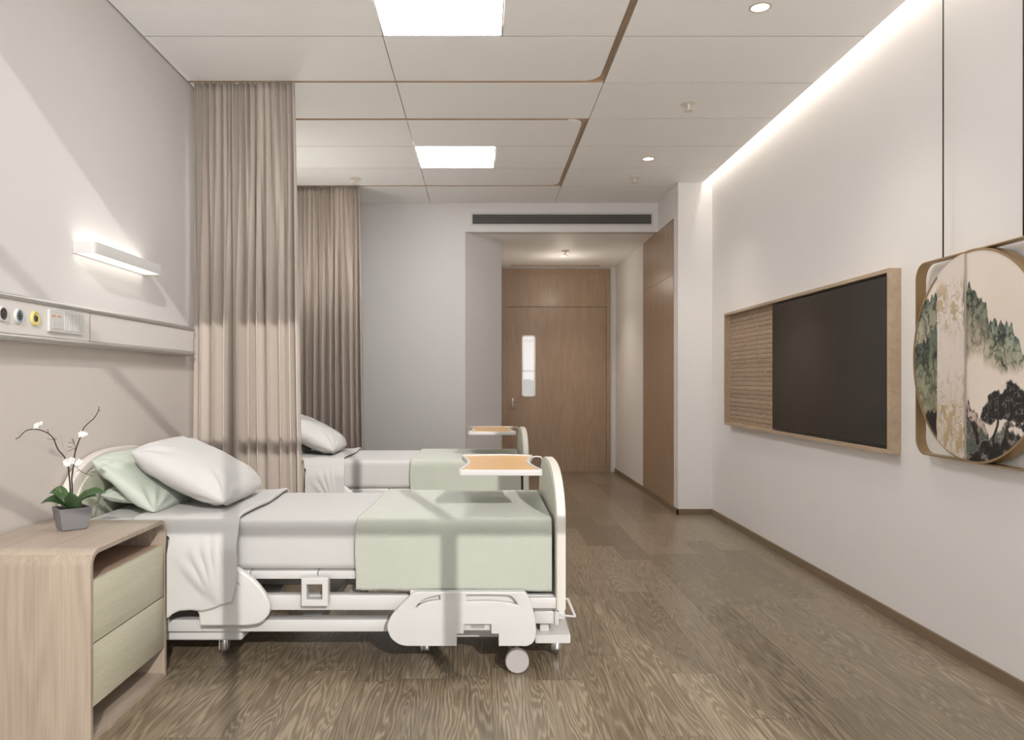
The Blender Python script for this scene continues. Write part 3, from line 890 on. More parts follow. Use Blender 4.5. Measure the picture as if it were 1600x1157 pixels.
def drape(name, mat, x0, x1, zt, y0, y1, low_near, low_far, rnd, fun, nx=70, ns=110, thick=.008):
    """cloth laid over the bed from far side hang to near side hang; fun displaces points"""
    path = []
    rr = rnd
    seg = []
    seg.append((y1, low_far)); seg.append((y1, zt - rr))
    for k in range(1, 7):
        a = math.pi / 2 * k / 6; seg.append((y1 - rr + rr * math.cos(a), zt - rr + rr * math.sin(a)))
    seg.append((y0 + rr, zt))
    for k in range(1, 7):
        a = math.pi / 2 * k / 6; seg.append((y0 + rr - rr * math.sin(a), zt - rr + rr * math.cos(a)))
    seg.append((y0, low_near))
    L = [0]
    for a, c in zip(seg, seg[1:]): L.append(L[-1] + math.hypot(a[0] - c[0], a[1] - c[1]))
    rows = []
    for j in range(ns):
        s = L[-1] * j / (ns - 1)
        y = np.interp(s, L, [p[0] for p in seg]); z = np.interp(s, L, [p[1] for p in seg])
        rows.append([fun(x0 + (x1 - x0) * i / (nx - 1), float(y), float(z), i / (nx - 1), j / (ns - 1)) for i in range(nx)])
    bm = bmesh.new(); grid_mesh(bm, rows)
    bmesh.ops.recalc_face_normals(bm, faces=bm.faces)
    # outward: the top must face up
    bm.faces.ensure_lookup_table()
    up = sum(f.normal.z for f in bm.faces)
    o = obj(name, bm, mat, smooth=180)
    if up < 0: o.data.flip_normals()
    m = o.modifiers.new('cloth', 'SOLIDIFY'); m.thickness = thick; m.offset = 1; m.use_rim = True
    return o


def make_sheet():
    y0, zt = YN - .014, .6075
    def f(x, y, z, u, v):
        near = y < y0 + .03 and z < zt - .01
        xx, yy, zz = x, y, z
        if near:
            xx += .172 * (1 - u) * min(1, (zt - z) / .06)
            h = min(1, (zt - z) / .36)                       # 0 top .. 1 hem
            out = min(1, h / .35)
            yy -= .062 * out * out * (3 - 2 * out)           # pushed out by the side rail
            # creases gathering towards the lower right corner
            for q, (ang, wd, am) in enumerate(((.10, .010, .012), (.26, .013, .016), (.46, .015, .016), (.72, .018, .012))):
                dx = (-1.045) - xx; dz = z - .285
                rad = math.hypot(dx, dz) + 1e-6
                th = math.atan2(max(dx, -.2), max(dz, 1e-4))
                fall = math.exp(-((rad - .13) / .085) ** 2)
                yy -= am * fall * math.exp(-(((th - ang) * rad) / wd) ** 2)
            hem = Zhem(xx)
            zz = zt - (zt - z) * (zt - hem) / (zt - .262)
            xx += .014 * u * math.sin(h * 3.1) * (1 if h < .8 else 1) - .012 * u * max(0, h - .75) / .25
        else:
            zz += .003 * mnoise.noise(Vector((x * 9, y * 7, 0)))
            if y0 + .03 < y < YF and z > zt - .02:
                zz += .010 * math.exp(-((1 - u) / .10) ** 2) * min(1, (y - y0) / .1)      # soft folded lip
                xx += .008 * math.sin(y * 9) * u
        return (xx, yy, zz)
    def Zhem(x):
        px = VX + x * F / 3.12
        return CH - (np.interp(px, [225, 250, 262, 270, 280, 298, 316, 331, 343, 359, 370], [962, 968, 966.5, 960, 955.5, 954, 956, 952.6, 947.4, 943.8, 943]) - VY) * 3.12 / F
    o = drape('top_sheet', 'sheet', -1.42, -.985, zt, y0, YF + .014, .262, .40, .04, f, 90, 150, .012)
    return tag(o, 'white sheet folded over the near bed and draping down to its rail', 'sheet', 'folded white sheets')


def make_blanket():
    y0, zt = YN - .012, .6065
    def f(x, y, z, u, v):
        xx, yy, zz = x, y, z
        n = mnoise.noise(Vector((x * 7, y * 7, z * 7)))
        zz += .0025 * n if z > zt - .03 else 0
        yy += .004 * n if z < zt - .03 else 0
        hem = max(0, (zt - z) / .28)
        zz += (.004 * mnoise.noise(Vector((x * 11, y * 3, 2))) - .006 * u) * hem
        xx += (1 - u) * (.010 * mnoise.noise(Vector((y * 5, z * 5, 4.1))) + .020 * (y > y0 + .06) * min(1, (y - y0) / .5))
        return (xx, yy, zz)
    o = drape('blanket', 'blanket', -.508, .286, zt, y0, YF + .012, .33, .33, .03, f, 110, 130, .010)
    return tag(o, 'sage green blanket folded over the foot of the near bed', 'blanket', 'sage blankets')


def make_pillow(name, mat, label, group, cx, cy, cz, tilt, sl, sw, th, bend=0., yaw=0., seed=0, roll=0.):
    """cushion: local a along the slope, b across the bed, c thickness"""
    n = 56
    bm = bmesh.new()
    R = Matrix.Rotation(yaw, 4, 'Z') @ Matrix.Rotation(tilt, 4, 'Y') @ Matrix.Rotation(roll, 4, 'X')
    def pt(i, j, side):
        u = -1 + 2 * i / n; v = -1 + 2 * j / n
        uu = math.copysign(1 - (1 - abs(u)) ** 1.3, u); vv = math.copysign(1 - (1 - abs(v)) ** 1.3, v)
        soft = 1 - .085 * abs(uu * vv) ** 3
        a = sl / 2 * uu * soft * (1 - .035 * (1 - abs(vv) ** 2.2) * abs(uu) ** 3); c_ = sw / 2 * vv * soft * (1 - .03 * (1 - abs(uu) ** 2.2) * abs(vv) ** 3)
        h = th / 2 * ((1 - abs(uu) ** 2.6) * (1 - abs(vv) ** 2.6)) ** .5
        # crease lines running in from the corners
        w = 0
        for k, (su, sv) in enumerate(((1, 1), (1, -1), (-1, 1), (-1, -1))):
            d = math.hypot(uu - su, vv - sv)
            ang = math.atan2(vv - sv, uu - su)
            w += .006 * math.exp(-((d - .45) / .25) ** 2) * math.sin(ang * 13 + seed + k)
        w += .006 * mnoise.noise(Vector((uu * 2.2 + seed, vv * 2.2, side * 3)))
        h += w * min(1, h / (th * .15))
        z = side * h + bend * (uu * uu - .4)
        p = R @ Vector((a, c_, z)) + Vector((cx, cy, cz))
        return p
    Vt = {}
    for side in (1, -1):
        for i in range(n + 1):
            for j in range(n + 1):
                border = i in (0, n) or j in (0, n)
                if border and side == -1: Vt[(side, i, j)] = Vt[(1, i, j)]
                else: Vt[(side, i, j)] = bm.verts.new(pt(i, j, side))
        for i in range(n):
            for j in range(n):
                q = [Vt[(side, i, j)], Vt[(side, i + 1, j)], Vt[(side, i + 1, j + 1)], Vt[(side, i, j + 1)]]
                bm.faces.new(q if side == 1 else q[::-1])
    o = obj(name, bm, mat, smooth=180)
    return tag(o, label, 'pillow', group)


def make_tray():
    zt = .808; zb = .783
    t = thing('overbed_tray', (.08, 3.56, zb), 'white-rimmed wood tray board across the near bed, by its footboard', 'tray', 'overbed tray boards')
    def outline(m):
        pts = []
        y0, y1 = 3.25 + m, 3.92 - m
        xl, xr = -.098 + m, .256 - m
        n = 16
        for k in range(n + 1):                              # right side, waisted
            s = k / n; pts.append((xr - .034 * math.sin(math.pi * s) ** 1.3, y0 + (y1 - y0) * s))
        for k in range(1, n):                               # far side, bowed out
            s = k / n; pts.append((xr + (xl - xr) * s, y1 + .045 * math.sin(math.pi * s)))
        for k in range(n + 1):
            s = k / n; pts.append((xl + .034 * math.sin(math.pi * s) ** 1.3, y1 + (y0 - y1) * s))
        return pts
    def rc(pts, r=.022):
        out = []; m = len(pts)
        for i, p in enumerate(pts):
            a, c = Vector(pts[i - 1]) - Vector(p), Vector(pts[(i + 1) % m]) - Vector(p)
            if a.angle(c) < math.radians(140): out += round_poly_corner(p, pts[i - 1], pts[(i + 1) % m], r)
            else: out.append(p)
        return out
    def round_poly_corner(p, a, c, r):
        p, a, c = Vector(p), Vector(a), Vector(c)
        q0 = p + (a - p).normalized() * min(r, (a - p).length * .9); q1 = p + (c - p).normalized() * min(r, (c - p).length * .9)
        return [tuple(q0 * (1 - s) ** 2 + p * 2 * s * (1 - s) + q1 * s * s) for s in [k / 5 for k in range(6)]]
    O, I = rc(outline(0)), rc(outline(.014), .015)
    obj('rim', rounded_shape([O, I], zt - zb, .004, lambda a, c, h: (a, c, (zt + zb) / 2 + h)), 'white', t, 40)
    b = bmesh.new(); poly_prism(b, rc(outline(.012), .015), zb + .003, zb + .010); obj('underside', b, 'white', t)
    b = bmesh.new(); poly_prism(b, rc(outline(.0135), .015), zb + .0105, zt - .005); w = obj('board', b, 'traywood', t); w['label'] = 'honey wood board'
    b = bmesh.new()
    y = 3.84
    tube(b, smooth_path([(.236, y, zt - .010), (.258, y + .015, zt - .004), (.280, y + .02, zt - .004), (.2955, y + .022, zt - .010), (.2968, y + .023, zt - .03)], 5), .0038, 8)
    obj('mounting_arm', b, 'white', t, 60)
    return t


def make_nightstand():
    nx0, nx1, y0, y1, H = WL + .012, -1.258, 2.535, 3.148, .628
    t = thing('nightstand', ((nx0 + nx1) / 2, (y0 + y1) / 2, 0), 'pale oak nightstand with sage drawers carrying the potted orchid', 'nightstand', 'oak nightstands')
    th = .018; r = .055
    def wf(m, n=8):
        a0, a1, h = y0 + m, y1 - m, H - m; rr = r - m
        pts = [(a0, 0)] + [(a0 + rr - rr * math.cos(math.pi / 2 * k / n), h - rr + rr * math.sin(math.pi / 2 * k / n)) for k in range(n + 1)]
        pts += [(a1 - rr + rr * math.sin(math.pi / 2 * k / n), h - rr + rr * math.cos(math.pi / 2 * k / n)) for k in range(n + 1)] + [(a1, 0)]
        return pts
    O, I = wf(0), wf(th)
    me_bm = bmesh.new()
    ring = O + I[::-1]
    n = len(O)
    fa = [me_bm.verts.new((nx1, p[0], p[1])) for p in O]; fi = [me_bm.verts.new((nx1, p[0], p[1])) for p in I]
    ba = [me_bm.verts.new((nx0, p[0], p[1])) for p in O]; bi = [me_bm.verts.new((nx0, p[0], p[1])) for p in I]
    faces = []
    for k in range(n - 1):
        me_bm.faces.new((fa[k], fa[k + 1], fi[k + 1], fi[k])); me_bm.faces.new((ba[k + 1], ba[k], bi[k], bi[k + 1]))
        f = me_bm.faces.new((fa[k + 1], fa[k], ba[k], ba[k + 1]))
        f2 = me_bm.faces.new((fi[k], fi[k + 1], bi[k + 1], bi[k]))
        if 4 < k < n - 6: f.material_index = 1
    me_bm.faces.new((fa[0], fi[0], bi[0], ba[0])); me_bm.faces.new((fi[-1], fa[-1], ba[-1], bi[-1]))
    o = obj('carcass', me_bm, ['lightwood', 'lightwood_x'], t, 35)
    bv = o.modifiers.new('edge', 'BEVEL'); bv.width = .002; bv.segments = 2; bv.limit_method = 'ANGLE'; bv.angle_limit = math.radians(50)
    obj('back_panel', B((nx0, nx0 + .012, y0 + th, y1 - th, .0, .575)), 'lightwood_dark', t)
    obj('shelf', B((nx0 + .012, nx1 - .022, y0 + th, y1 - th, .506, .522)), 'lightwood_dark', t)
    obj('bottom_board', B((nx0 + .012, nx1 - .004, y0 + th, y1 - th, .0, .014)), 'lightwood_x', t)
    for z0, z1 in ((.3235, .524), (.116, .3178)):
        d = obj('drawer', B((nx1 - .020, nx1 - .002, y0 + th + .001, y1 - th - .001, z0, z1, .0015)), 'drawer', t, 40)
        d['label'] = 'sage green drawer front'
        obj('drawer_box', B((nx0 + .02, nx1 - .0205, y0 + th + .012, y1 - th - .012, z0 + .02, z1 - .03)), 'lightwood_dark', d)
    return t


bed = make_bed()
dup(bed, DB, 'white hospital bed with cream end boards standing behind the curtain')
ma = make_mattress(); dup(ma, DB, 'white mattress on the far bed behind the curtain')
sh = make_sheet(); dup(sh, DB, 'white sheet folded over the far bed behind the curtain')
bl = make_blanket(); dup(bl, DB, 'sage green blanket folded over the foot of the far bed')
g1 = make_pillow('pillow', 'greenpillow', 'lower sage green pillow lying flat at the near headboard', 'sage pillows', -1.515, 3.64, .668, math.radians(8), .27, .56, .075, seed=2)
g2 = make_pillow('pillow', 'greenpillow', 'sage green pillow leaning under the white pillow on the near bed', 'sage pillows', -1.502, 3.61, .734, math.radians(40), .37, .68, .12, seed=5)
wp = make_pillow('pillow', 'pillow', 'large white pillow leaning at the head of the near bed', 'white pillows', -1.285, 3.615, .768, math.radians(28), .49, .62, .18, seed=9)
dup(g1, DB, 'lower sage green pillow lying flat at the far headboard')
dup(g2, DB, 'sage green pillow leaning under the white pillow on the far bed')
dup(wp, DB, 'white pillow leaning at the head of the far bed')
tr = make_tray(); dup(tr, DB, 'white-rimmed wood tray board across the far bed, by its footboard')
ns = make_nightstand(); dup(ns, DB, 'oak nightstand between the beds, mostly hidden by the curtain')


# ------------------------------------------------------------------ orchid
def make_orchid():
    D = 2.90; zt = .628
    px0, py0 = -1.516, 2.915
    t = thing('potted_orchid', (px0, py0, zt), 'white orchid in a square grey pot on the nightstand', 'potted plant')
    rot = math.radians(42)
    def sq(h, half, z):
        return [(px0 + half * (math.cos(rot) * a - math.sin(rot) * c), py0 + half * (math.sin(rot) * a + math.cos(rot) * c), z) for a, c in ((-1, -1), (1, -1), (1, 1), (-1, 1))]
    b = bmesh.new()
    rings = [sq(0, hw, zt + h) for hw, h in ((.039, .0005), (.043, .004), (.050, .05), (.0545, .076), (.0545, .082), (.049, .082), (.047, .07))]
    V = [[b.verts.new(p) for p in r] for r in rings]
    for r0, r1 in zip(V, V[1:]):
        for k in range(4): b.faces.new((r0[k], r0[(k + 1) % 4], r1[(k + 1) % 4], r1[k]))
    b.faces.new(V[0][::-1]); b.faces.new(V[-1])
    po = obj('pot', b, 'pot', t); bv = po.modifiers.new('edge', 'BEVEL'); bv.width = .003; bv.segments = 2
    po['label'] = 'square grey ceramic pot'
    b = bmesh.new(); poly_prism(b, [p[:2] for p in sq(0, .0465, 0)], zt + .068, zt + .076); obj('soil', b, 'soil', t)
    C = Vector((px0, py0, zt + .074))
    # leaves: arching, folded along the midrib
    def leaf(az, length, width, rise, droop, tiltup):
        b = bmesh.new(); rows = []
        n, m = 16, 6
        d = Vector((math.cos(az), math.sin(az), 0)); s = Vector((-math.sin(az), math.cos(az), 0)); s = s * .80 + Vector((0, 0, math.copysign(.60, s.y)))
        for i in range(n + 1):
            u = i / n
            w = width * (math.sin(math.pi * min(1, .10 + .9 * u) ** 1.05) ** .8 * .98 + .02)
            c = C + d * (length * (u * (1 - .25 * tiltup * (1 - u)))) + Vector((0, 0, rise * math.sin(u * math.pi * .62) - droop * u ** 2.5))
            row = []
            for j in range(m + 1):
                v = -1 + 2 * j / m
                row.append(c + s * w * v + Vector((0, 0, .22 * w * v * v)) + d * (-.0))
            rows.append(row)
        grid_mesh(b, rows)
        o = obj('leaf', b, 'leaf', t, 180)
        sd = o.modifiers.new('blade', 'SOLIDIFY'); sd.thickness = .0016; sd.offset = 0
    leaf(math.radians(182), .112, .020, .045, .022, .3)
    leaf(math.radians(168), .098, .024, .070, .012, .3)
    leaf(math.radians(8), .118, .021, .065, .004, .3)
    leaf(math.radians(20), .085, .023, .055, .010, .3)
    # upright rounded leaf turned to the viewer
    b = bmesh.new(); rows = []
    for i in range(17):
        u = i / 16
        w = .031 * math.sin(math.pi * (.07 + .90 * u) ** .95) ** .62 + .001
        if u == 1: w = .004
        rows.append([Vector((C.x + .020 + w * v, C.y - .030 - .022 * u + .010 * v * v + .0, C.z - .004 + .079 * u - .022 * u ** 4 * v * v)) for v in [-1 + 2 * j / 8 for j in range(9)]])
    grid_mesh(b, rows); o = obj('leaf', b, 'leaf', t, 180); sd = o.modifiers.new('blade', 'SOLIDIFY'); sd.thickness = .0016; sd.offset = 0
    # stems from photo positions (zoom scale 4.452, origin 0,620)
    def W(a, c, d=D): return Vector((X(a / 4.452, d), d, Zh(620 + c / 4.452, d)))
    def stem(name, pts, r, mat='stem', dy=0.):
        b = bmesh.new()
        P = [W(a, c, D + dy * (1 if len(q) < 1 else q[0])) if q else W(a, c) for a, c, *q in pts]
        sp = smooth_path(P, 6); m = len(sp)
        tube(b, sp, [r * (1 - .6 * k / (m - 1)) for k in range(m)], 7)
        return obj(name, b, mat, t, 180)
    s1 = stem('stem', [(503, 770), (502, 640), (500, 560), (513, 470), (520, 400), (537, 340), (556, 290), (580, 225), (610, 190), (655, 150), (684, 100), (688, 68)], .0031)
    s2 = stem('stem', [(490, 770), (488, 640), (480, 540), (470, 460), (440, 410), (405, 370), (385, 325), (372, 292), (340, 260), (300, 240), (255, 229), (205, 230), (165, 250), (135, 282), (105, 297), (56, 315)], .0031)
    def twigs(lines, r, mat, parent):
        b = bmesh.new()
        for pts in lines:
            tube(b, smooth_path([W(a, c) for a, c in pts], 4), r, 5)
        return obj('twig', b, mat, parent, 180)
    twigs([[(520, 400), (522, 350), (512, 318), (497, 295)], [(517, 325), (508, 300), (512, 288)], [(522, 360), (500, 370), (470, 382)], [(514, 330), (490, 322), (475, 318)], [(505, 350), (488, 352), (470, 350)]], .0009, 'stem', s1)
    twigs([[(520, 480), (545, 505), (580, 530), (615, 545), (645, 552)], [(600, 538), (625, 508), (650, 492)], [(618, 545), (640, 525), (658, 522)], [(530, 518), (550, 515)]], .0011, 'stem', s1)
    twigs([[(340, 260), (333, 240), (331, 228)], [(372, 300), (345, 297), (328, 292)], [(380, 305), (395, 290)], [(684, 100), (696, 98)]], .0010, 'stem', s2)
    o = twigs([[(470, 415), (445, 360), (428, 300), (420, 264)]], .0012, 'twig', t)
    o = twigs([[(432, 670), (390, 640), (330, 605), (286, 566)], [(330, 612), (295, 600), (264, 588)], [(428, 662), (395, 610), (358, 576)]], .0006, 'twig', t)
    b = bmesh.new()
    for a, c in ((130, 252), (70, 290), (345, 297), (360, 228), (607, 163), (645, 127), (687, 70), (97, 293), (510, 292), (385, 285)):
        bmesh.ops.create_icosphere(b, subdivisions=1, radius=.0021, matrix=Matrix.Translation(W(a, c)))
    bo = obj('buds', b, 'bud', t, 180)
    # flowers: five petals and a lip each
    def flower(a, c, r, seed, dy=-.006):
        rs = random.Random(seed); b = bmesh.new()
        ctr = W(a, c) + Vector((0, dy, 0))
        fw = Vector((rs.uniform(-.3, .3), -1, rs.uniform(-.1, .35))).normalized()
        sx = fw.cross(Vector((0, 0, 1))).normalized(); uz = sx.cross(fw)
        for k in range(5):
            an = 2 * math.pi * k / 5 + rs.uniform(-.2, .2) + math.pi / 2
            d = sx * math.cos(an) + uz * math.sin(an); s = sx * -math.sin(an) + uz * math.cos(an)
            L = r * (1.0 if k % 2 else .9); wd = r * (.50 if k in (1, 4) else .36)
            rows = []
            for i in range(8):
                u = i / 7; w = wd * math.sin(math.pi * (.08 + .9 * u)) ** .7
                rows.append([ctr + d * L * u + s * w * v + fw * (r * .25 * math.sin(u * 2.2) - r * .18 * v * v * u) for v in (-1, -.5, 0, .5, 1)])
            grid_mesh(b, rows)
        bmesh.ops.create_icosphere(b, subdivisions=2, radius=r * .16, matrix=Matrix.Translation(ctr + fw * r * .15))
        o = obj('flower', b, 'petal', t, 180); sd = o.modifiers.new('petal', 'SOLIDIFY'); sd.thickness = .0008
        o['label'] = 'white orchid blossom'
    flower(262, 203, .0150, 1); flower(287, 187, .0095, 7, -.003)
    flower(575, 262, .0150, 2); flower(600, 262, .0095, 8, -.003)
    flower(468, 457, .0165, 3); flower(512, 446, .0175, 4, -.014); flower(552, 458, .0165, 5); flower(490, 470, .0110, 6, -.018)


make_orchid()

# ------------------------------------------------------------------ television and its frame
TXF = 1.971; ty0, ty1, tz0, tz1 = 3.805, 6.393, .822, 1.722; tt = .019
t = thing('television_frame', (WR, 5.1, tz0), 'long shallow wood frame on the wall around the television', 'wall frame')  # wood frame around the television, not a mount
b = bmesh.new()
WQ = WR - .0006
box(b, TXF, WQ, ty0, ty1, tz0, tz0 + tt); box(b, TXF, WQ, ty0, ty1, tz1 - tt, tz1)
box(b, TXF, WQ, ty0, ty0 + tt, tz0 + tt, tz1 - tt); box(b, TXF, WQ, ty1 - tt, ty1, tz0 + tt, tz1 - tt)
obj('surround', b, 'tvframe', t)
obj('back_board', B((WR - .006, WR - .0005, ty0 + tt, ty1 - tt, tz0 + tt, tz1 - tt)), 'tvframe', t)
# woven panel: rows of twisted rope
wy0, wy1, wz0, wz1 = 5.395, ty1 - tt, tz0 + tt, tz1 - tt
nz_, ny_ = 300, 260
zz = np.linspace(wz0, wz1, nz_); yy = np.linspace(wy0, wy1, ny_)
YY, ZZ = np.meshgrid(yy, zz)
rowp = (ZZ - wz0) / .0335 + 0 * YY
ri = np.floor(rowp); fr_ = rowp - ri
rh = RNG.random(64)[ri.astype(int) % 64]
fine = .5 + .5 * np.sin(fr_ * 2 * np.pi * 4.0 + .8 * np.sin(YY * 23 + ri * 2.1))
streak = RNG.random((nz_, 40)); streak = np.stack([np.interp(np.linspace(0, 39, ny_), np.arange(40), r_) for r_ in streak])
dash = np.sin(YY * 2 * np.pi / .027 + ri * 2.4 + 2.0 * np.sin(YY * 31 + ri * 1.3))
knot = (np.abs(fr_ - .78 - .09 * dash) < .115) & (dash > -.25)
hgt = .0030 * fine + .0022 * np.sin(np.pi * fr_) + .001 * streak
hgt = np.where(knot, .0004, hgt)
XX = WR - .0075 - hgt
dk = np.array(lin((52, 40, 33))); lo_ = np.array(lin((128, 104, 86))); hi_ = np.array(lin((205, 182, 156)))
f = np.clip(.45 * fine + .42 * streak + .20 * rh, 0, 1)[..., None]
colr = lo_ * (1 - f) + hi_ * f
colr = np.where(knot[..., None], dk, colr)


def grid_object(name, Xg, Yg, Zg, rgb, mat, parent, mask=None):
    nr, nc = Xg.shape
    co = np.stack([Xg, Yg, Zg], -1).reshape(-1, 3)
    idx = np.arange(nr * nc).reshape(nr, nc)
    q = np.stack([idx[:-1, :-1], idx[:-1, 1:], idx[1:, 1:], idx[1:, :-1]], -1).reshape(-1, 4)
    if mask is not None:
        q = q[mask[:-1, :-1].reshape(-1)]
    me = bpy.data.meshes.new(name)
    me.vertices.add(len(co)); me.vertices.foreach_set('co', co.astype(np.float32).ravel())
    me.loops.add(q.size); me.loops.foreach_set('vertex_index', q.astype(np.int32).ravel())
    me.polygons.add(len(q)); me.polygons.foreach_set('loop_start', (np.arange(len(q)) * 4).astype(np.int32))
    me.update(calc_edges=True); me.validate()
    ca = me.color_attributes.new('paint', 'FLOAT_COLOR', 'POINT')
    rgba = np.concatenate([rgb.reshape(-1, 3), np.ones((rgb.shape[0] * rgb.shape[1], 1))], 1)
    ca.data.foreach_set('color', rgba.astype(np.float32).ravel())
    return obj_me(name, me, mat, parent, 180)


wv = grid_object('woven_panel', XX, YY, ZZ, colr, 'weave', t)
wv['label'] = 'panel of rough brown woven rope'

t = thing('television', (2.0, 4.6, tz0 + tt), 'large black flat television set inside the wood wall frame', 'television')
vy0, vy1, vz0, vz1 = ty0 + tt + .004, 5.39, tz0 + tt + .004, tz1 - tt - .006
vx = 1.992
obj('casing', B((vx, WR - .007, vy0, vy1, vz0, vz1, .003)), 'black', t)
s = obj('screen', B((vx - .002, vx, vy0 + .008, vy1 - .008, vz0 + .016, vz1 - .008)), 'screen', t); s['label'] = 'dark glossy screen'
obj('status_light', B((vx - .001, vx, 4.52, 4.528, vz0 + .005, vz0 + .009)), 'greyplastic', t)


# ------------------------------------------------------------------ wall painting
def value_noise(u, v, seed):
    r = np.random.default_rng(seed); T = r.random((64, 64))
    iu, iv = np.floor(u).astype(int), np.floor(v).astype(int); fu, fv = u - iu, v - iv
    fu = fu * fu * (3 - 2 * fu); fv = fv * fv * (3 - 2 * fv)
    g = lambda a, c: T[a % 64, c % 64]
    return (g(iu, iv) * (1 - fu) + g(iu + 1, iv) * fu) * (1 - fv) + (g(iu, iv + 1) * (1 - fu) + g(iu + 1, iv + 1) * fu) * fv


def fbm(u, v, s, oct=5, rough=.55):
    o, a, tot = 0, 1., 0
    for k in range(oct):
        o = o + a * value_noise(u * 2 ** k, v * 2 ** k, s + k); tot += a; a *= rough
    return o / tot


def painting(u, v):
    """u along the wall 0..1 left to right, v height 0..1"""
    def blend(c, col, m): return c * (1 - m[..., None]) + np.array(lin(col)) * m[..., None]
    def sm(x): return np.clip(x, 0, 1)
    c = np.zeros(u.shape + (3,)) + np.array(lin((228, 215, 201)))
    c = blend(c, (236, 224, 214), sm(fbm(u * 3, v * 3, 3) * 1.4 - .3))
    saw = np.abs(np.mod(u * 26 + 1.3 * fbm(u * 9, v * 2, 31), 1) - .5) * 2
    wob = (fbm(u * 26, v * 5, 21) - .5) * .08 + (fbm(u * 60, v * 9, 22) - .5) * .05 + (saw - .5) * .030 * fbm(u * 7, v * 2, 33) * 1.6
    def cracks(s, k=11.0, w=.05):
        n1 = fbm(u * k + .6 * fbm(u * 6, v * 6, s), v * k * .7, s + 40, 4)
        n2 = fbm(u * k * 1.7, v * k * 1.3 + 2 * fbm(u * 5, v * 5, s + 1), s + 60, 4)
        return np.maximum(sm(1 - np.abs(n1 - .5) / w), sm(1 - np.abs(n2 - .5) / (w * .8)) * .9)
    def mountain(c, top, bot, seed, cool, warm, edge=.006, fade=.05):
        t_ = top + wob; b_ = bot + (fbm(u * 10, v * 3, seed + 9) - .5) * .10
        m = sm((t_ - v) / edge) * sm((v - b_) / fade)
        h = sm((v - b_) / np.maximum(t_ - b_, .02))
        tex = fbm(u * 12, v * 9, seed + 3, 5)
        col = np.array(lin(warm)) * (1 - h[..., None]) + np.array(lin(cool)) * h[..., None]
        col = col * (.55 + .9 * tex[..., None])
        c = c * (1 - m[..., None]) + col * m[..., None]
        k = cracks(seed) * m * (.35 + .65 * h)
        c = blend(c, (26, 30, 27), np.clip(k * 1.25, 0, 1))
        c = blend(c, (30, 36, 32), m * h * sm((.44 - fbm(u * 20, v * 14, seed + 71)) * 7) * .7)
        rim = m * sm(1 - (t_ - v) / .02) * .5
        return blend(c, (60, 74, 66), rim)
    big = 9.0
    top3 = np.interp(u, [.44, .55, .60, .65, .70, .76, .80, .86, .93, 1.0], [.2, .3, .60, .655, .635, .62, .58, .50, .56, .60])
    bot3 = np.interp(u, [.44, .60, .75, .84, 1.], [.46, .44, .40, .41, .44])
    c = mountain(c, top3, bot3, 100, (120, 138, 124), (196, 186, 160))
    top2 = np.interp(u, [.40, .45, .475, .50, .55, .60, .62, .66, .70, .78], [.82, .835, .845, .80, .765, .715, .62, .57, .50, .36])
    bot2 = np.interp(u, [.40, .45, .55, .62, .70, .78], [.44, .455, .475, .45, .41, .40])
    c = mountain(c, top2, bot2, 200, (104, 118, 100), (206, 190, 166))
    top1 = np.interp(u, [0, .02, .09, .13, .19, .26, .34, .36], [.57, .58, .59, .62, .65, .60, .45, -1])
    bot1 = np.interp(u, [0, .1, .2, .34], [.30, .20, .14, .10])
    c = mountain(c, top1, bot1, 300, (88, 106, 92), (166, 160, 130), fade=.02)
    # pale rock and dark foreground
    top5 = np.interp(u, [.38, .40, .46, .49, .55, .60, .64, 1.], [-.2, .26, .29, .25, .22, .17, .12, .12])
    c = mountain(c, top5, top5 * 0 - .1, 400, (196, 178, 164), (120, 106, 96))
    ink = fbm(u * 15 + 2 * fbm(u * 8, v * 8, 77), v * 15, 500, 5)
    fo_top = np.interp(u, [0, .10, .2, .40, .46, .52, .58, .64, .72, .84, 1.], [.02, .20, .24, .20, .20, .19, .15, .13, .18, .15, .18]) + wob * .6
    m = sm((fo_top - v) / .01)
    c = blend(c, (52, 56, 50), m * .85); c = blend(c, (18, 18, 18), m * sm((ink - .40) * 12) * .97)
    c = blend(c, (172, 158, 148), m * sm(1 - np.abs(ink - .37) / .03) * .8)
    c = blend(c, (92, 110, 96), m * sm((.33 - ink) * 10) * .8)
    # tree mass
    d = np.maximum(np.hypot((u - .70) / .105, (v - .265) / .060), 0)
    d2 = np.hypot((u - .80) / .13, (v - .275) / .085); d3 = np.hypot((u - .62) / .06, (v - .235) / .05)
    d4 = np.hypot((u - .94) / .12, (v - .24) / .09)
    dd = np.minimum(np.minimum(d, d2), np.minimum(d3, d4)) + (fbm(u * 24, v * 24, 611) - .5) * 1.1 - .12
    m = sm((1 - dd) * 8)
    leafn = fbm(u * 40, v * 40, 640, 3)
    c = blend(c, (24, 22, 22), m); c = blend(c, (168, 154, 146), m * sm(1 - np.abs(leafn - .5) / .035) * .85)
    tr = np.abs(u - (.66 + .10 * (v - .10) + .012 * np.sin(v * 40))); m = sm((.010 - tr) / .004) * (v < .24) * (v > .06)
    c = blend(c, (30, 27, 25), m)
    return c


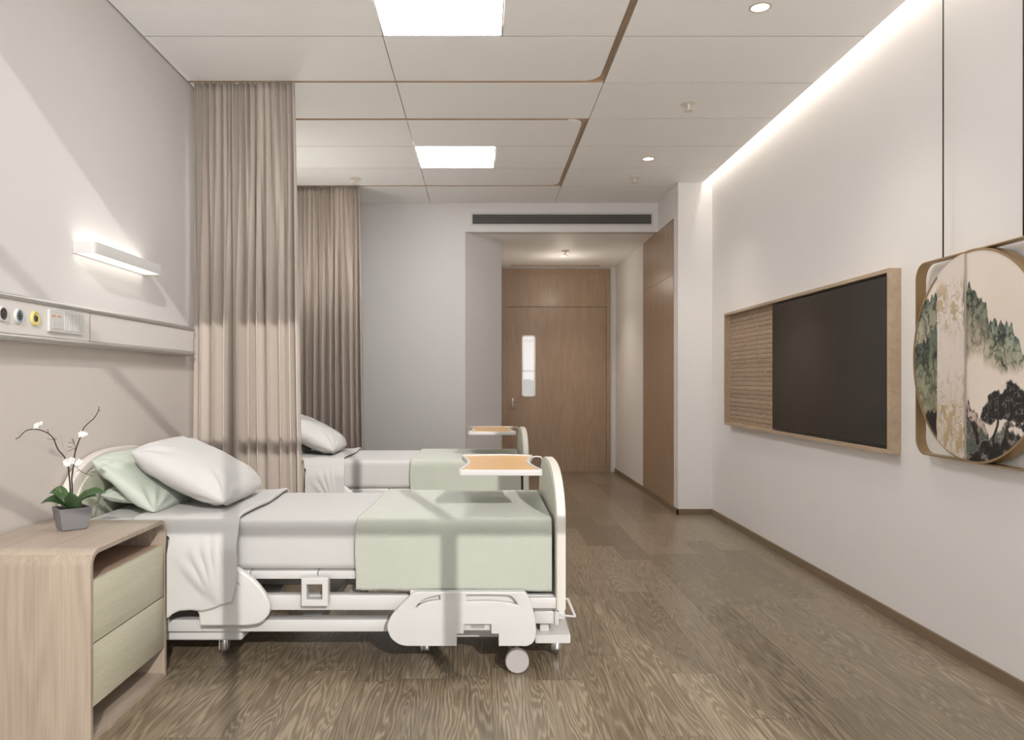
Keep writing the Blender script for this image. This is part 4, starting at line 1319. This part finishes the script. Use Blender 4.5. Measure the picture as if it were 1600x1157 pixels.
AX = 1.963; AYC = 3.145; AZC = 1.275; AR = .4235
t = thing('wall_painting', (WR, AYC, AZC - .43), 'round ink landscape painting in a bronze square frame beside the television', 'wall art')
n = 360
uu = np.linspace(0, 1, n); vv = np.linspace(0, 1, n)
U, Vv = np.meshgrid(uu, vv)
YA = AYC + AR - U * 2 * AR; ZA = AZC - AR + Vv * 2 * AR
mask = (YA - AYC) ** 2 + (ZA - AZC) ** 2 < (AR - .002) ** 2
p = grid_object('painted_disc', np.full_like(U, AX), YA, ZA, painting(U, Vv), 'art', t, mask); p['label'] = 'ink landscape of green mountains and dark trees'
b = bmesh.new(); lathe(b, [(AR - .003, .0012), (AR - .003, .020), (.01, .020)], (AX, AYC, AZC), 'x', 96); bmesh.ops.delete(b, geom=[f for f in b.faces if len(f.verts) > 4 and abs(f.calc_center_median().x - AX) < .01], context='FACES'); obj('disc_body', b, 'gold', t, 40)
b = bmesh.new()
tubep = [(AR + .001, -.004), (AR + .004, -.004), (AR + .004, .046), (AR - .004, .046), (AR - .004, -.004)]
rings = []
seg = 128
for r_, h_ in tubep[:4] + [(AR - .004, -.004)]:
    rings.append([b.verts.new((AX + h_, AYC + r_ * math.cos(2 * math.pi * k / seg), AZC + r_ * math.sin(2 * math.pi * k / seg))) for k in range(seg)])
for i in range(len(rings)):
    r0, r1 = rings[i], rings[(i + 1) % len(rings)]
    for k in range(seg): b.faces.new((r0[k], r0[(k + 1) % seg], r1[(k + 1) % seg], r1[k]))
obj('round_frame', b, 'gold', t, 40)
hs = .4285
def rsq(h, r, n=8):
    pts = []
    for cx_, cy_, a0 in ((1, 1, 0), (-1, 1, 90), (-1, -1, 180), (1, -1, 270)):
        for k in range(n + 1):
            a = math.radians(a0 + 90 * k / n); pts.append((AYC + cx_ * (h - r) + r * math.cos(a), AZC + cy_ * (h - r) + r * math.sin(a)))
    return pts
obj('square_frame', rounded_shape([rsq(hs, .075), rsq(hs - .006, .069)], .046, .0008, lambda a, c, h: (1.993 + h, a, c)), 'gold', t, 40)
# raised relief strip
ya, yb = 3.372, 3.184
nu, nv = 130, 420
U2, V2 = np.meshgrid(np.linspace(0, 1, nu), np.linspace(0, 1, nv))
YR = ya + (yb - ya) * U2
ZR = AZC - AR + 2 * AR * V2
msk = (YR - AYC) ** 2 + (ZR - AZC) ** 2 < (AR - .005) ** 2
uw, vw = (AYC + AR - YR) / (2 * AR), V2
ridge = np.abs(fbm(uw * 22 + 2 * fbm(uw * 9, vw * 9, 5), vw * 13, 900, 4) - .5)
dens = np.clip(np.interp(vw, [0, .3, .38, .45, .60, .66, .80, .86, .9], [1, .95, .6, .25, .3, .8, .9, .7, 0]), 0, 1)
gl = np.clip(1 - ridge / (.02 + .05 * dens), 0, 1) * dens
gold_ = np.array(lin((184, 162, 126))); wh = np.array(lin((220, 210, 201)))
alt = np.array(lin((196, 182, 166)))
lowf = np.clip((.42 - vw) * 5, 0, 1)[..., None] * .6
gl = np.maximum(gl * .8, np.clip((fbm(uw * 40 + 1.5 * fbm(uw * 12, vw * 12, 8), vw * 20, 950, 4) - .53) * 14, 0, 1) * np.clip(dens * 1.3 - .25, 0, 1))
cr = wh * (1 - lowf) + alt * lowf
cr = cr * (1 - gl[..., None]) + gold_ * gl[..., None]
XR = AX - .010 - .004 * gl
p = grid_object('relief_strip', XR, YR, ZR, cr, 'relief', t, msk); p['label'] = 'raised pale strip with gold relief'
b = bmesh.new()
zl = lambda y: math.sqrt((AR - .006) ** 2 - (y - AYC) ** 2)
poly_prism(b, [(yb, AZC - zl(yb)), (yb, AZC + zl(yb)), (yb + .06, AZC + zl(yb + .06)), (yb + .12, AZC + zl(yb + .12)), (ya, AZC + zl(ya)), (ya, AZC - zl(ya)), (yb + .12, AZC - zl(yb + .12)), (yb + .06, AZC - zl(yb + .06))], AX - .0095, AX - .0005, 'x')
obj('strip_core', b, 'stripedge', t)
for yw in (3.397, 2.893):
    b = bmesh.new(); tube(b, [(1.993, yw, 1.70), (1.993, yw, CE + .04)], .0032, 8); obj('hanging_rod', b, 'black', t, 180)

# ------------------------------------------------------------------ light
sun = bpy.data.lights.new('sun', 'SUN'); sun.energy = 2.4; sun.angle = math.radians(.35); sun.color = (1, .965, .925)
so = bpy.data.objects.new('sun', sun); COL.objects.link(so)
so.rotation_euler = Vector((-.31, 1, -.47)).to_track_quat('-Z', 'Y').to_euler(); so.location = (1, -4, 5)
wd = bpy.data.worlds.new('sky'); sc.world = wd; wd.use_nodes = True
wn_ = wd.node_tree
tc = N(wn_, 'ShaderNodeTexCoord'); sp = N(wn_, 'ShaderNodeSeparateXYZ'); wn_.links.new(tc.outputs['Generated'], sp.inputs[0])
rp = N(wn_, 'ShaderNodeValToRGB')                      # bright fill added below the horizon to lift the ceiling, hazy sky above
mr = N(wn_, 'ShaderNodeMapRange'); mr.inputs[1].default_value = -1; mr.inputs[2].default_value = 1
wn_.links.new(sp.outputs['Z'], mr.inputs[0]); wn_.links.new(mr.outputs[0], rp.inputs[0])
e = rp.color_ramp.elements
e[0].position = .43; e[0].color = (.99, .985, .98, 1)
e[1].position = .53; e[1].color = (.36, .37, .385, 1)
bg = wn_.nodes['Background']; wn_.links.new(rp.outputs[0], bg.inputs[0]); bg.inputs[1].default_value = 4.1

cam = bpy.data.cameras.new('camera'); co_ = bpy.data.objects.new('camera', cam); COL.objects.link(co_)
co_.location = (0, 0, CH); co_.rotation_euler = (math.radians(90), 0, 0)
cam.sensor_width = 36; cam.lens = 36 * F / 1600; cam.shift_x = (800 - VX) / 1600; cam.shift_y = (VY - 578.5) / 1600
cam.clip_start = .02
sc.camera = co_
vs = sc.view_settings
vs.view_transform = 'Standard'; vs.look = 'None'; vs.exposure = 0.19; vs.gamma = 1.0; vs.use_curve_mapping = False
sc.cycles.use_denoising = True
sc.cycles.max_bounces = 10; sc.cycles.diffuse_bounces = 6
